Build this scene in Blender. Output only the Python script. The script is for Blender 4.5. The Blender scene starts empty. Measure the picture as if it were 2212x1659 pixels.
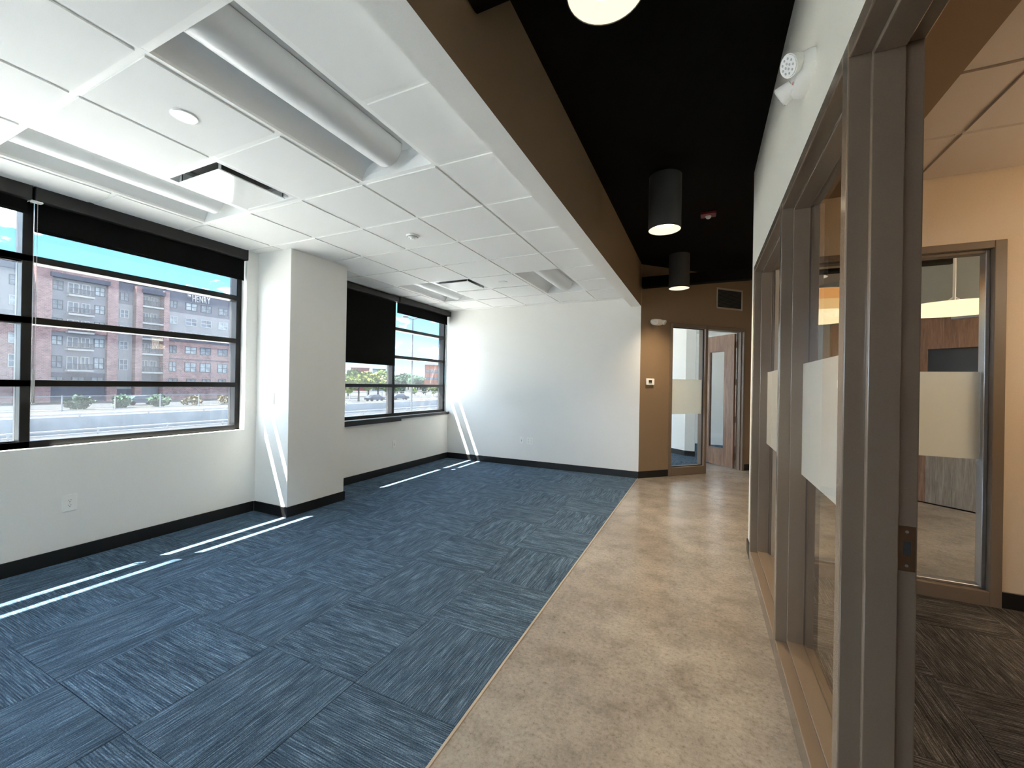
import bpy, bmesh, math, random
from mathutils import Matrix, Vector
PI = math.pi
random.seed(7)
SC = bpy.context.scene
COL = SC.collection

# ------------------------------------------------------------------ camera
CAMZ = 1.405
yaw, pitch, roll = -0.43792, 0.00096, 0.01738
cy, sy, cp, sp = math.cos(yaw), math.sin(yaw), math.cos(pitch), math.sin(pitch)
fw = Vector((sy*cp, cy*cp, sp)); rt = Vector((cy, -sy, 0)); up = rt.cross(fw)
cr, sr = math.cos(roll), math.sin(roll)
r2 = rt*cr + up*sr; u2 = up*cr - rt*sr
cam = bpy.data.cameras.new('camera'); cam.sensor_width = 36.0
cam.lens = 884.075/2212*36.0; cam.clip_start = 0.02; cam.clip_end = 6000
camo = bpy.data.objects.new('camera', cam); COL.objects.link(camo)
M = Matrix((r2, u2, -fw)).transposed().to_4x4(); M.translation = Vector((0, 0, CAMZ))
camo.matrix_world = M
SC.camera = camo

# ------------------------------------------------------------------ colour management and light paths
vs = SC.view_settings
vs.view_transform = 'Standard'; vs.look = 'None'; vs.gamma = 1.0; vs.use_curve_mapping = False
vs.exposure = 1.33
cyc = SC.cycles
cyc.use_adaptive_sampling = True; cyc.adaptive_threshold = 0.2; cyc.adaptive_min_samples = 16
cyc.sample_clamp_indirect = 20
cyc.max_bounces = 9; cyc.diffuse_bounces = 6; cyc.glossy_bounces = 4; cyc.transmission_bounces = 4
cyc.transparent_max_bounces = 40; cyc.caustics_reflective = False; cyc.caustics_refractive = False
cyc.use_denoising = True

# ------------------------------------------------------------------ sky
W = bpy.data.worlds.new('sky'); SC.world = W; W.use_nodes = True
nt = W.node_tree; nt.nodes.clear()
def wn(t, **k):
    n = nt.nodes.new(t)
    for a, b in k.items(): setattr(n, a, b)
    return n
tc = wn('ShaderNodeTexCoord')
sep = wn('ShaderNodeSeparateXYZ'); nt.links.new(tc.outputs['Generated'], sep.inputs[0])
ramp = wn('ShaderNodeValToRGB'); nt.links.new(sep.outputs['Z'], ramp.inputs[0])
e = ramp.color_ramp.elements
e[0].position = 0.0; e[0].color = (0.30, 0.52, 0.66, 1)
e[1].position = 1.0; e[1].color = (0.04, 0.14, 0.36, 1)
m1 = e.new(0.22); m1.color = (0.095, 0.29, 0.45, 1)
mp = wn('ShaderNodeMapping'); mp.inputs['Scale'].default_value = (1.0, 1.0, 2.2); mp.inputs['Location'].default_value = (0.9, 3.3, 1.1)
nt.links.new(tc.outputs['Generated'], mp.inputs['Vector'])
nz = wn('ShaderNodeTexNoise'); nz.inputs['Scale'].default_value = 3.1; nz.inputs['Detail'].default_value = 9; nz.inputs['Roughness'].default_value = 0.58
nt.links.new(mp.outputs[0], nz.inputs['Vector'])
cr_ = wn('ShaderNodeValToRGB'); nt.links.new(nz.outputs['Fac'], cr_.inputs[0])
cr_.color_ramp.elements[0].position = 0.47; cr_.color_ramp.elements[0].color = (0, 0, 0, 1)
cr_.color_ramp.elements[1].position = 0.60; cr_.color_ramp.elements[1].color = (1, 1, 1, 1)
mixs = wn('ShaderNodeMix', data_type='RGBA')
nt.links.new(cr_.outputs[0], mixs.inputs[0]); nt.links.new(ramp.outputs[0], mixs.inputs[6])
mixs.inputs[7].default_value = (4.5, 5.0, 5.75, 1)
bg = wn('ShaderNodeBackground'); bg.inputs['Strength'].default_value = 1.25
nt.links.new(mixs.outputs[2], bg.inputs['Color'])
out = wn('ShaderNodeOutputWorld'); nt.links.new(bg.outputs[0], out.inputs['Surface'])

# ------------------------------------------------------------------ sun (high, from the window side)
sl = bpy.data.lights.new('sun', 'SUN'); sl.energy = 30.0; sl.angle = 0.0093; sl.color = (1.0, 0.95, 0.86)
so = bpy.data.objects.new('sun', sl); COL.objects.link(so)
so.rotation_euler = Vector((0.41, 0.33, -1.0)).to_track_quat('-Z', 'Y').to_euler()
so.location = (-20, -15, 40)

# ------------------------------------------------------------------ materials
MATS = {}
def principled(name, col, rough=0.6, metal=0.0, spec=0.5):
    m = bpy.data.materials.new(name); m.use_nodes = True
    b = m.node_tree.nodes['Principled BSDF']
    b.inputs['Base Color'].default_value = (*col, 1); b.inputs['Roughness'].default_value = rough
    b.inputs['Metallic'].default_value = metal; b.inputs['Specular IOR Level'].default_value = spec
    MATS[name] = m
    return m, m.node_tree, b
def coords(t, kind='Object', scale=(1, 1, 1), rot=(0, 0, 0)):
    c = t.nodes.new('ShaderNodeTexCoord'); mpn = t.nodes.new('ShaderNodeMapping')
    mpn.inputs['Scale'].default_value = scale; mpn.inputs['Rotation'].default_value = rot
    t.links.new(c.outputs[kind], mpn.inputs['Vector'])
    return mpn.outputs[0]
def noise(t, vec, scale, detail=4, rough=0.5, dist=0.0):
    n = t.nodes.new('ShaderNodeTexNoise'); n.inputs['Scale'].default_value = scale
    n.inputs['Detail'].default_value = detail; n.inputs['Roughness'].default_value = rough
    n.inputs['Distortion'].default_value = dist
    t.links.new(vec, n.inputs['Vector']); return n.outputs['Fac']
def cramp(t, fac, stops):
    r = t.nodes.new('ShaderNodeValToRGB'); t.links.new(fac, r.inputs[0]); el = r.color_ramp.elements
    el[0].position, el[0].color = stops[0][0], (*stops[0][1], 1)
    el[1].position, el[1].color = stops[-1][0], (*stops[-1][1], 1)
    for p_, c_ in stops[1:-1]:
        x = el.new(p_); x.color = (*c_, 1)
    return r.outputs[0]
def bump(t, b, fac, strength, dist=0.01):
    n = t.nodes.new('ShaderNodeBump'); n.inputs['Strength'].default_value = strength; n.inputs['Distance'].default_value = dist
    t.links.new(fac, n.inputs['Height']); t.links.new(n.outputs[0], b.inputs['Normal'])
def mixc(t, fac, a, b_, blend='MIX'):
    n = t.nodes.new('ShaderNodeMix'); n.data_type = 'RGBA'; n.blend_type = blend
    for i, v in ((0, fac), (6, a), (7, b_)):
        if isinstance(v, (int, float)): n.inputs[i].default_value = v
        elif isinstance(v, tuple): n.inputs[i].default_value = (*v, 1)
        else: t.links.new(v, n.inputs[i])
    return n.outputs[2]
def speckled(name, col, rough, amt=0.08, scale=60, bstr=0.15, metal=0.0, spec=0.5, bdist=0.003):
    m, t, b = principled(name, col, rough, metal, spec)
    v = coords(t); f = noise(t, v, scale, 4, 0.6)
    lo = tuple(c*(1-amt) for c in col); hi = tuple(min(1, c*(1+amt)) for c in col)
    t.links.new(cramp(t, f, [(0.3, lo), (0.7, hi)]), b.inputs['Base Color'])
    if bstr: bump(t, b, f, bstr, bdist)
    return m

speckled('wall_paint', (0.87, 0.865, 0.825), 0.75, 0.02, 180, 0.12)
speckled('hall_paint', (0.78, 0.75, 0.655), 0.75, 0.02, 180, 0.12)
speckled('brown_paint', (0.235, 0.160, 0.094), 0.7, 0.04, 180, 0.12)
speckled('office_paint', (0.62, 0.50, 0.36), 0.7, 0.03, 180, 0.12)
speckled('tile_white', (0.88, 0.88, 0.855), 0.85, 0.035, 420, 0.25, bdist=0.002)
speckled('tile_office', (0.62, 0.54, 0.46), 0.85, 0.05, 420, 0.25, bdist=0.002)
speckled('tee_white', (0.93, 0.93, 0.90), 0.45, 0.01, 50, 0.0)
speckled('enamel_white', (0.80, 0.81, 0.80), 0.32, 0.01, 80, 0.0)
speckled('plaque_white', (0.82, 0.82, 0.80), 0.10, 0.01, 80, 0.0)
speckled('plastic_white', (0.92, 0.92, 0.88), 0.35, 0.015, 90, 0.0)
speckled('slot_dark', (0.03, 0.03, 0.03), 0.6, 0.1, 90, 0.0)
speckled('base_black', (0.0045, 0.0045, 0.005), 0.45, 0.1, 60, 0.05)
speckled('deck_black', (0.0035, 0.0033, 0.003), 0.9, 0.1, 20, 0.2, spec=0.1)
speckled('frame_black', (0.0035, 0.0037, 0.004), 0.42, 0.1, 120, 0.03, spec=0.3)
speckled('fascia_bronze', (0.016, 0.015, 0.0135), 0.45, 0.05, 120, 0.02)
speckled('hollow_metal', (0.190, 0.146, 0.106), 0.17, 0.04, 220, 0.015, spec=0.75)
speckled('office_frame', (0.17, 0.125, 0.085), 0.4, 0.04, 220, 0.05)
speckled('pendant_grey', (0.055, 0.055, 0.055), 0.5, 0.1, 160, 0.05)
speckled('bronze_metal', (0.16, 0.10, 0.06), 0.4, 0.1, 60, 0.02, metal=0.8)
speckled('steel', (0.45, 0.45, 0.46), 0.35, 0.05, 60, 0.02, metal=0.9)
speckled('chrome', (0.8, 0.8, 0.8), 0.12, 0.02, 60, 0.0, metal=1.0)
speckled('trim_strip', (0.50, 0.42, 0.33), 0.35, 0.05, 60, 0.02, metal=0.3)
speckled('red_plastic', (0.16, 0.008, 0.008), 0.4, 0.05, 60, 0.0)
speckled('red_led', (0.8, 0.12, 0.08), 0.4, 0.05, 60, 0.0)
speckled('chain_grey', (0.45, 0.44, 0.42), 0.35, 0.05, 60, 0.0)
speckled('lens_clear', (0.85, 0.86, 0.85), 0.12, 0.03, 300, 0.3)
speckled('drywall_grey', (0.30, 0.31, 0.27), 0.75, 0.03, 180, 0.1)

def mk_blind():
    m, t, b = principled('blind_fabric', (0.012, 0.012, 0.012), 0.9, 0, 0.1)
    v = coords(t); f = noise(t, v, 700, 2, 0.5); bump(t, b, f, 0.2, 0.001)
    t.links.new(cramp(t, f, [(0.3, (0.0032, 0.0030, 0.0028)), (0.7, (0.0075, 0.0068, 0.006))]), b.inputs['Base Color'])
mk_blind()

def mk_carpet(name, dark, light, tint):
    m, t, b = principled(name, dark, 0.95, 0, 0.15)
    oi = t.nodes.new('ShaderNodeObjectInfo')
    tcn = t.nodes.new('ShaderNodeTexCoord')
    comb = t.nodes.new('ShaderNodeCombineXYZ')
    for i, k in enumerate((37.0, 91.0, 13.0)):
        mm = t.nodes.new('ShaderNodeMath'); mm.operation = 'MULTIPLY'; mm.inputs[1].default_value = k
        t.links.new(oi.outputs['Random'], mm.inputs[0]); t.links.new(mm.outputs[0], comb.inputs[i])
    add = t.nodes.new('ShaderNodeVectorMath'); add.operation = 'ADD'
    t.links.new(tcn.outputs['Object'], add.inputs[0]); t.links.new(comb.outputs[0], add.inputs[1])
    def mapped(s):
        q = t.nodes.new('ShaderNodeMapping'); q.inputs['Scale'].default_value = s
        t.links.new(add.outputs[0], q.inputs['Vector']); return q.outputs[0]
    streak = noise(t, mapped((7.0, 160.0, 1.0)), 1.0, 3, 0.65)
    broad = noise(t, mapped((1.6, 14.0, 1.0)), 1.0, 2, 0.5)
    yarn = noise(t, mapped((160.0, 330.0, 1.0)), 1.0, 1, 0.5)
    a = cramp(t, streak, [(0.36, dark), (0.55, tuple((d+l)*0.42 for d, l in zip(dark, light))), (0.68, light)])
    bb = cramp(t, broad, [(0.3, tuple(0.8*x for x in tint)), (0.7, tuple(1.18*x for x in tint))])
    c = mixc(t, 1.0, a, bb, 'MULTIPLY')
    sxy = t.nodes.new('ShaderNodeSeparateXYZ'); t.links.new(tcn.outputs['Object'], sxy.inputs[0])
    sn = t.nodes.new('ShaderNodeMath'); sn.operation = 'MULTIPLY'; sn.inputs[1].default_value = 2*PI/0.0085; t.links.new(sxy.outputs['Y'], sn.inputs[0])
    si = t.nodes.new('ShaderNodeMath'); si.operation = 'SINE'; t.links.new(sn.outputs[0], si.inputs[0])
    sr_ = t.nodes.new('ShaderNodeMapRange'); sr_.inputs['From Min'].default_value = -1; sr_.inputs['To Min'].default_value = 0.74; sr_.inputs['To Max'].default_value = 1.22
    t.links.new(si.outputs[0], sr_.inputs['Value'])
    c = mixc(t, 1.0, c, sr_.outputs[0], 'MULTIPLY')
    yy = cramp(t, yarn, [(0.3, (0.6, 0.6, 0.6)), (0.7, (1.35, 1.35, 1.35))])
    c = mixc(t, 1.0, c, yy, 'MULTIPLY')
    t.links.new(c, b.inputs['Base Color'])
    ad = t.nodes.new('ShaderNodeMath'); ad.operation = 'ADD'
    t.links.new(streak, ad.inputs[0]); t.links.new(yarn, ad.inputs[1])
    bump(t, b, ad.outputs[0], 0.6, 0.003)
mk_carpet('carpet', (0.030, 0.060, 0.100), (0.175, 0.265, 0.36), (1.0, 1.0, 1.0))  # neutral grey carpet, the blue of the sky light put into its colour
mk_carpet('carpet_warm_dim', (0.022, 0.020, 0.019), (0.17, 0.155, 0.14), (1.0, 1.0, 1.0))  # same carpet again, with warm dim light put into its colour

def mk_concrete():
    m, t, b = principled('polished_concrete', (0.3, 0.24, 0.18), 0.2, 0, 0.5)
    v = coords(t)
    big = noise(t, v, 0.8, 4, 0.5); med = noise(t, v, 4.0, 8, 0.75); fine = noise(t, v, 48, 7, 0.82)
    c = cramp(t, big, [(0.30, (0.215, 0.186, 0.153)), (0.5, (0.285, 0.255, 0.218)), (0.72, (0.370, 0.340, 0.302))])
    c2 = cramp(t, med, [(0.27, (0.60, 0.57, 0.53)), (0.5, (1.0, 1.0, 1.0)), (0.74, (1.28, 1.26, 1.23))])
    c3 = cramp(t, fine, [(0.30, (0.42, 0.40, 0.38)), (0.45, (0.95, 0.95, 0.95)), (0.75, (1.38, 1.36, 1.33))])
    c = mixc(t, 1.0, c, c2, 'MULTIPLY'); c = mixc(t, 1.0, c, c3, 'MULTIPLY')
    t.links.new(c, b.inputs['Base Color'])
    rr = t.nodes.new('ShaderNodeMapRange'); rr.inputs['To Min'].default_value = 0.16; rr.inputs['To Max'].default_value = 0.27
    t.links.new(med, rr.inputs['Value']); t.links.new(rr.outputs[0], b.inputs['Roughness'])
    bump(t, b, fine, 0.05, 0.002)
mk_concrete()

def mk_wood(name, lo, hi, sc=1.0, rough=0.4, axis='z'):
    m, t, b = principled(name, lo, rough)
    s = (26*sc, 26*sc, 1.6*sc) if axis == 'z' else (1.6*sc, 26*sc, 26*sc)
    v = coords(t, 'Object', s)
    f = noise(t, v, 1.0, 5, 0.6, 1.2)
    v2 = coords(t, 'Object', tuple(6*x for x in s)); g = noise(t, v2, 1.0, 2, 0.5)
    c = cramp(t, f, [(0.3, lo), (0.55, tuple((a+c_)/2 for a, c_ in zip(lo, hi))), (0.72, hi)])
    c = mixc(t, 1.0, c, cramp(t, g, [(0.3, (0.8, 0.8, 0.8)), (0.7, (1.15, 1.15, 1.15))]), 'MULTIPLY')
    t.links.new(c, b.inputs['Base Color']); bump(t, b, f, 0.05, 0.002)
mk_wood('wood_door', (0.16, 0.085, 0.048), (0.34, 0.20, 0.12))
mk_wood('wood_door_dark', (0.10, 0.055, 0.03), (0.21, 0.125, 0.07))
mk_wood('oak_lower', (0.20, 0.18, 0.15), (0.40, 0.36, 0.31))

def mk_glass(name, tint, ior=1.45, gloss=(1, 1, 1), veil=0.0):
    m = bpy.data.materials.new(name); m.use_nodes = True; t = m.node_tree; t.nodes.clear()
    tr = t.nodes.new('ShaderNodeBsdfTransparent'); tr.inputs[0].default_value = (*tint, 1)
    gl = t.nodes.new('ShaderNodeBsdfGlossy'); gl.inputs['Color'].default_value = (*gloss, 1); gl.inputs['Roughness'].default_value = 0.01
    fr = t.nodes.new('ShaderNodeFresnel'); fr.inputs['IOR'].default_value = ior
    geo = t.nodes.new('ShaderNodeNewGeometry')
    # the pane has two faces; each carries the reflection of its own side only
    inv = t.nodes.new('ShaderNodeMath'); inv.operation = 'SUBTRACT'; inv.inputs[0].default_value = 1.0
    t.links.new(geo.outputs['Backfacing'], inv.inputs[1])
    mul = t.nodes.new('ShaderNodeMath'); mul.operation = 'MULTIPLY'
    t.links.new(fr.outputs[0], mul.inputs[0]); t.links.new(inv.outputs[0], mul.inputs[1])
    mx = t.nodes.new('ShaderNodeMixShader'); t.links.new(mul.outputs[0], mx.inputs[0])
    t.links.new(tr.outputs[0], mx.inputs[1]); t.links.new(gl.outputs[0], mx.inputs[2])
    res = mx.outputs[0]
    if veil:
        df = t.nodes.new('ShaderNodeBsdfTranslucent'); df.inputs[0].default_value = (0.85, 0.92, 1.0, 1)
        nv = noise(t, coords(t, 'Object'), 2.5, 5, 0.6)
        mr = t.nodes.new('ShaderNodeMapRange'); mr.inputs['To Min'].default_value = veil*0.6; mr.inputs['To Max'].default_value = veil*1.4
        t.links.new(nv, mr.inputs['Value'])
        m2 = t.nodes.new('ShaderNodeMixShader'); t.links.new(mr.outputs[0], m2.inputs[0])
        t.links.new(res, m2.inputs[1]); t.links.new(df.outputs[0], m2.inputs[2]); res = m2.outputs[0]
    o = t.nodes.new('ShaderNodeOutputMaterial'); t.links.new(res, o.inputs['Surface'])
    MATS[name] = m
mk_glass('window_glass', (0.97, 0.985, 0.99), 1.35, veil=0.010)
mk_glass('clear_glass', (0.985, 0.99, 0.988), 1.45)
def mk_frost():
    m = bpy.data.materials.new('frosted_film'); m.use_nodes = True; t = m.node_tree; t.nodes.clear()
    d = t.nodes.new('ShaderNodeBsdfDiffuse'); d.inputs[0].default_value = (0.92, 0.92, 0.87, 1)
    tl = t.nodes.new('ShaderNodeBsdfTranslucent'); tl.inputs[0].default_value = (0.92, 0.92, 0.87, 1)
    f = noise(t, coords(t, 'Object'), 300, 2, 0.5)
    mr = t.nodes.new('ShaderNodeMapRange'); mr.inputs['To Min'].default_value = 0.44; mr.inputs['To Max'].default_value = 0.5
    t.links.new(f, mr.inputs['Value'])
    mx = t.nodes.new('ShaderNodeMixShader'); t.links.new(mr.outputs[0], mx.inputs[0])
    t.links.new(d.outputs[0], mx.inputs[1]); t.links.new(tl.outputs[0], mx.inputs[2])
    o = t.nodes.new('ShaderNodeOutputMaterial'); t.links.new(mx.outputs[0], o.inputs['Surface'])
    MATS['frosted_film'] = m
mk_frost()
def mk_emit(name, col, strength, noisy=0.05):
    m = bpy.data.materials.new(name); m.use_nodes = True
    if strength < 3: m.cycles.emission_sampling = 'NONE'
    t = m.node_tree; t.nodes.clear()
    em = t.nodes.new('ShaderNodeEmission'); em.inputs['Strength'].default_value = strength
    f = noise(t, coords(t, 'Object'), 40, 2, 0.5)
    t.links.new(cramp(t, f, [(0.3, tuple(c*(1-noisy) for c in col)), (0.7, col)]), em.inputs['Color'])
    o = t.nodes.new('ShaderNodeOutputMaterial'); t.links.new(em.outputs[0], o.inputs['Surface'])
    MATS[name] = m
mk_emit('lens_warm', (1.0, 0.88, 0.64), 2.0)
mk_emit('reflector_glow', (1.0, 0.86, 0.62), 0.55)
mk_emit('drum_top', (1.0, 0.45, 0.14), 0.36)
mk_emit('drum_mid', (1.0, 0.60, 0.24), 0.42)
mk_emit('drum_low', (1.0, 0.80, 0.46), 0.62)
mk_emit('drum_lit', (1.0, 0.78, 0.54), 6.5)

# outdoors
EXT = 0.26
def ext(name, col, *a, **k):
    k.setdefault('spec', 0.03)
    return speckled(name, tuple(EXT*v for v in col), *a, **k)
def mk_brick(name, c1, c2, mortar, scale):
    c1, c2, mortar = (tuple(EXT*v for v in q) for q in (c1, c2, mortar))
    m, t, b = principled(name, c1, 0.85, 0, 0.03)
    sepn = t.nodes.new('ShaderNodeTexCoord'); sx = t.nodes.new('ShaderNodeSeparateXYZ'); cb = t.nodes.new('ShaderNodeCombineXYZ')
    t.links.new(sepn.outputs['Object'], sx.inputs[0]); t.links.new(sx.outputs['Y'], cb.inputs[0]); t.links.new(sx.outputs['Z'], cb.inputs[1])
    br = t.nodes.new('ShaderNodeTexBrick'); br.inputs['Scale'].default_value = scale
    br.inputs['Color1'].default_value = (*c1, 1); br.inputs['Color2'].default_value = (*c2, 1); br.inputs['Mortar'].default_value = (*mortar, 1)
    br.inputs['Mortar Size'].default_value = 0.03
    t.links.new(cb.outputs[0], br.inputs['Vector'])
    f = noise(t, coords(t), 0.9, 6, 0.75)
    c = mixc(t, 1.0, br.outputs['Color'], cramp(t, f, [(0.3, (0.7, 0.7, 0.75)), (0.7, (1.3, 1.28, 1.25))]), 'MULTIPLY')
    t.links.new(c, b.inputs['Base Color'])
mk_brick('apartment_brick', (0.36, 0.19, 0.195), (0.50, 0.30, 0.29), (0.50, 0.42, 0.43), 1.2)
mk_brick('orange_brick', (0.62, 0.19, 0.11), (0.68, 0.24, 0.14), (0.6, 0.28, 0.2), 1.2)
ext('panel_light', (0.44, 0.45, 0.49), 0.8, 0.08, 0.6, 0.0)
ext('panel_mid', (0.33, 0.35, 0.41), 0.8, 0.08, 0.6, 0.0)
ext('panel_dark', (0.205, 0.215, 0.275), 0.8, 0.1, 0.6, 0.0)
ext('cornice_dark', (0.13, 0.14, 0.20), 0.8, 0.12, 0.9, 0.0)
ext('apartment_trim', (0.62, 0.63, 0.64), 0.7, 0.05, 0.6, 0.0)
ext('win_dark_frame', (0.10, 0.13, 0.17), 0.6, 0.05, 2, 0.0)
ext('win_white_frame', (0.72, 0.73, 0.74), 0.6, 0.05, 2, 0.0)
ext('apt_glass', (0.20, 0.25, 0.32), 0.5, 0.5, 0.7, 0.0, spec=0.15)
ext('apt_glass_light', (0.42, 0.50, 0.56), 0.5, 0.4, 0.7, 0.0, spec=0.15)
ext('apt_rail', (0.10, 0.11, 0.14), 0.6, 0.2, 2, 0.0)
ext('sign_white', (0.9, 0.9, 0.9), 0.6, 0.03, 2, 0.0)
ext('asphalt', (0.085, 0.094, 0.106), 0.9, 0.12, 0.35, 0.0)
speckled('bounce_paving', (0.33, 0.33, 0.325), 0.9, 0.12, 0.4, 0.0)  # unseen paving, kept pale so it bounces sunlight up to the ceiling
ext('ground_pale', (0.105, 0.112, 0.112), 0.95, 0.2, 0.12, 0.0)
ext('concrete_pale', (0.42, 0.49, 0.56), 0.9, 0.15, 0.5, 0.0)
ext('galvanised', (0.62, 0.64, 0.66), 0.5, 0.05, 3, 0.0)
ext('pole_shaded', (0.16, 0.17, 0.18), 0.6, 0.05, 3, 0.0)  # galvanised metal darkened, the pole's shade is put into its colour
ext('fence_grey', (0.46, 0.50, 0.54), 0.6, 0.05, 3, 0.0)
ext('leaf_a', (0.17, 0.27, 0.07), 0.7, 0.4, 0.6, 0.0)
ext('leaf_b', (0.26, 0.33, 0.08), 0.7, 0.4, 0.6, 0.0)
ext('leaf_c', (0.09, 0.17, 0.11), 0.7, 0.4, 0.6, 0.0)
ext('bark', (0.11, 0.09, 0.07), 0.9, 0.3, 2, 0.0)
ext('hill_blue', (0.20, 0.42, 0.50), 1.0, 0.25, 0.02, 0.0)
ext('red_clad', (0.38, 0.10, 0.09), 0.8, 0.1, 0.4, 0.0)
ext('teal_clad', (0.28, 0.40, 0.44), 0.5, 0.1, 0.4, 0.0)
ext('car_blue', (0.10, 0.14, 0.22), 0.3, 0.1, 2, 0.0)
ext('tyre', (0.02, 0.02, 0.02), 0.8, 0.1, 4, 0.0)
ext('dry_grass', (0.42, 0.36, 0.22), 0.9, 0.25, 1.2, 0.0)

# ------------------------------------------------------------------ mesh helpers
class MB:
    def __init__(s, xf=None): s.v = []; s.f = []; s.m = []; s.xf = xf
    def _add(s, pts, faces, mi=0):
        o = len(s.v)
        for p_ in pts:
            p_ = Vector(p_)
            s.v.append(tuple(s.xf @ p_) if s.xf is not None else tuple(p_))
        for fc in faces: s.f.append(tuple(o+i for i in fc)); s.m.append(mi)
        return s
    def box(s, x0, x1, y0, y1, z0, z1, mi=0):
        if x0 > x1: x0, x1 = x1, x0
        if y0 > y1: y0, y1 = y1, y0
        if z0 > z1: z0, z1 = z1, z0
        P = [(x0,y0,z0),(x1,y0,z0),(x1,y1,z0),(x0,y1,z0),(x0,y0,z1),(x1,y0,z1),(x1,y1,z1),(x0,y1,z1)]
        return s._add(P, [(0,3,2,1),(4,5,6,7),(0,1,5,4),(1,2,6,5),(2,3,7,6),(3,0,4,7)], mi)
    def tube(s, a, b, r, n=10, r1=None, caps=True, mi=0):
        a, b = Vector(a), Vector(b); d = (b-a).normalized(); r1 = r if r1 is None else r1
        t = Vector((0,0,1)) if abs(d.z) < 0.9 else Vector((1,0,0))
        e1 = d.cross(t).normalized(); e2 = d.cross(e1)
        P = []
        for c, rr in ((a, r), (b, r1)):
            for i in range(n):
                an = 2*PI*i/n; P.append(c + e1*(rr*math.cos(an)) + e2*(rr*math.sin(an)))
        F = [(i, n+i, n+(i+1) % n, (i+1) % n) for i in range(n)]
        if caps: F += [tuple(range(n)), tuple(range(2*n-1, n-1, -1))]
        return s._add(P, F, mi)
    def lathe(s, prof, c=(0,0,0), n=24, mi=0, closed=False):
        P = []; k = len(prof)
        for r, z in prof:
            for i in range(n):
                an = 2*PI*i/n; P.append((c[0]+r*math.cos(an), c[1]+r*math.sin(an), c[2]+z))
        F = []
        for j in range(k-1):
            for i in range(n):
                F.append((j*n+i, j*n+(i+1) % n, (j+1)*n+(i+1) % n, (j+1)*n+i))
        return s._add(P, F, mi)
    def disc(s, c, r, n=24, down=True, mi=0):
        P = [(c[0]+r*math.cos(2*PI*i/n), c[1]+r*math.sin(2*PI*i/n), c[2]) for i in range(n)]
        return s._add(P, [tuple(range(n))[::-1] if down else tuple(range(n))], mi)
    def extr(s, poly, axis, a, b, mi=0):
        # poly: list of 2d points; axis: 0 extrudes along x (poly = y,z), 1 along y (poly = x,z), 2 along z
        def p3(q, w):
            return (w, q[0], q[1]) if axis == 0 else ((q[0], w, q[1]) if axis == 1 else (q[0], q[1], w))
        n = len(poly); P = [p3(q, a) for q in poly] + [p3(q, b) for q in poly]
        F = [(i, (i+1) % n, n+(i+1) % n, n+i) for i in range(n)] + [tuple(range(n))[::-1], tuple(range(n, 2*n))]
        return s._add(P, F, mi)
    def sphere(s, c, rx, ry, rz, nu=14, nv=8, mi=0):
        P = []; F = []
        for j in range(nv+1):
            th = PI*j/nv
            for i in range(nu):
                ph = 2*PI*i/nu
                P.append((c[0]+rx*math.sin(th)*math.cos(ph), c[1]+ry*math.sin(th)*math.sin(ph), c[2]+rz*math.cos(th)))
        for j in range(nv):
            for i in range(nu):
                F.append((j*nu+i, (j+1)*nu+i, (j+1)*nu+(i+1) % nu, j*nu+(i+1) % nu))
        return s._add(P, F, mi)
    def mesh(s, name, mats, bevel=0.0, smooth=False, seg=1):
        me = bpy.data.meshes.new(name); me.from_pydata(s.v, [], s.f)
        mats = mats if isinstance(mats, (list, tuple)) else [mats]
        for m in mats: me.materials.append(MATS[m])
        for p_, mi in zip(me.polygons, s.m): p_.material_index = mi
        bm = bmesh.new(); bm.from_mesh(me)
        if smooth or bevel: bmesh.ops.remove_doubles(bm, verts=bm.verts, dist=1e-6)
        bmesh.ops.recalc_face_normals(bm, faces=bm.faces)
        if bevel:
            ed = [e_ for e_ in bm.edges if len(e_.link_faces) == 2 and e_.calc_face_angle(0) > 0.5]
            bmesh.ops.bevel(bm, geom=ed, offset=bevel, segments=seg, affect='EDGES', profile=0.5, clamp_overlap=True)
        bm.to_mesh(me); bm.free()
        if smooth:
            for p_ in me.polygons: p_.use_smooth = True
            try: me.set_sharp_from_angle(angle=0.6)
            except Exception: pass
        return me
    def build(s, name, mats, parent=None, bevel=0.0, smooth=False, seg=1, loc=None, rot=None):
        return link(name, s.mesh(name, mats, bevel, smooth, seg), parent, loc, rot)
def link(name, me, parent=None, loc=None, rot=None, scale=None):
    o = bpy.data.objects.new(name, me); COL.objects.link(o)
    if parent is not None: o.parent = parent
    if loc is not None: o.location = loc
    if rot is not None: o.rotation_euler = rot
    if scale is not None: o.scale = scale
    return o
def tag(o, label, cat, group=None, kind=None):
    o['label'] = label; o['category'] = cat
    if group: o['group'] = group
    if kind: o['kind'] = kind
    return o
def struct(o, label, cat): return tag(o, label, cat, None, 'structure')
def empty(name, loc=(0, 0, 0), rotz=0.0):
    o = bpy.data.objects.new(name, None); COL.objects.link(o); o.location = loc; o.rotation_euler = (0, 0, rotz)
    o.empty_display_size = 0.1
    return o
def copy_tree(o, parent=None):
    c = o.copy(); COL.objects.link(c); c.parent = parent
    for ch in list(o.children): copy_tree(ch, c)
    return c
def basis(origin, ang):
    return Matrix.Translation(Vector((origin[0], origin[1], 0))) @ Matrix.Rotation(ang, 4, 'Z')

# ------------------------------------------------------------------ main dimensions (metres)
XW, XO = -4.37, -4.77            # inside / outside face of the window wall
XC, YC0, YC1 = -3.85, 2.83, 3.56 # column
YF = 6.5                         # far wall
XB0, XB1, ZB = -1.035, -0.885, 2.635  # beam
XR0, XR1 = 0.37, 0.50            # hall wall
ZC = 2.771                       # hung ceiling
ZD = 3.28                        # black deck
YB = -4.6                        # wall behind the camera
GX0, GX1 = -4.575, -4.455        # window frame depth

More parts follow.
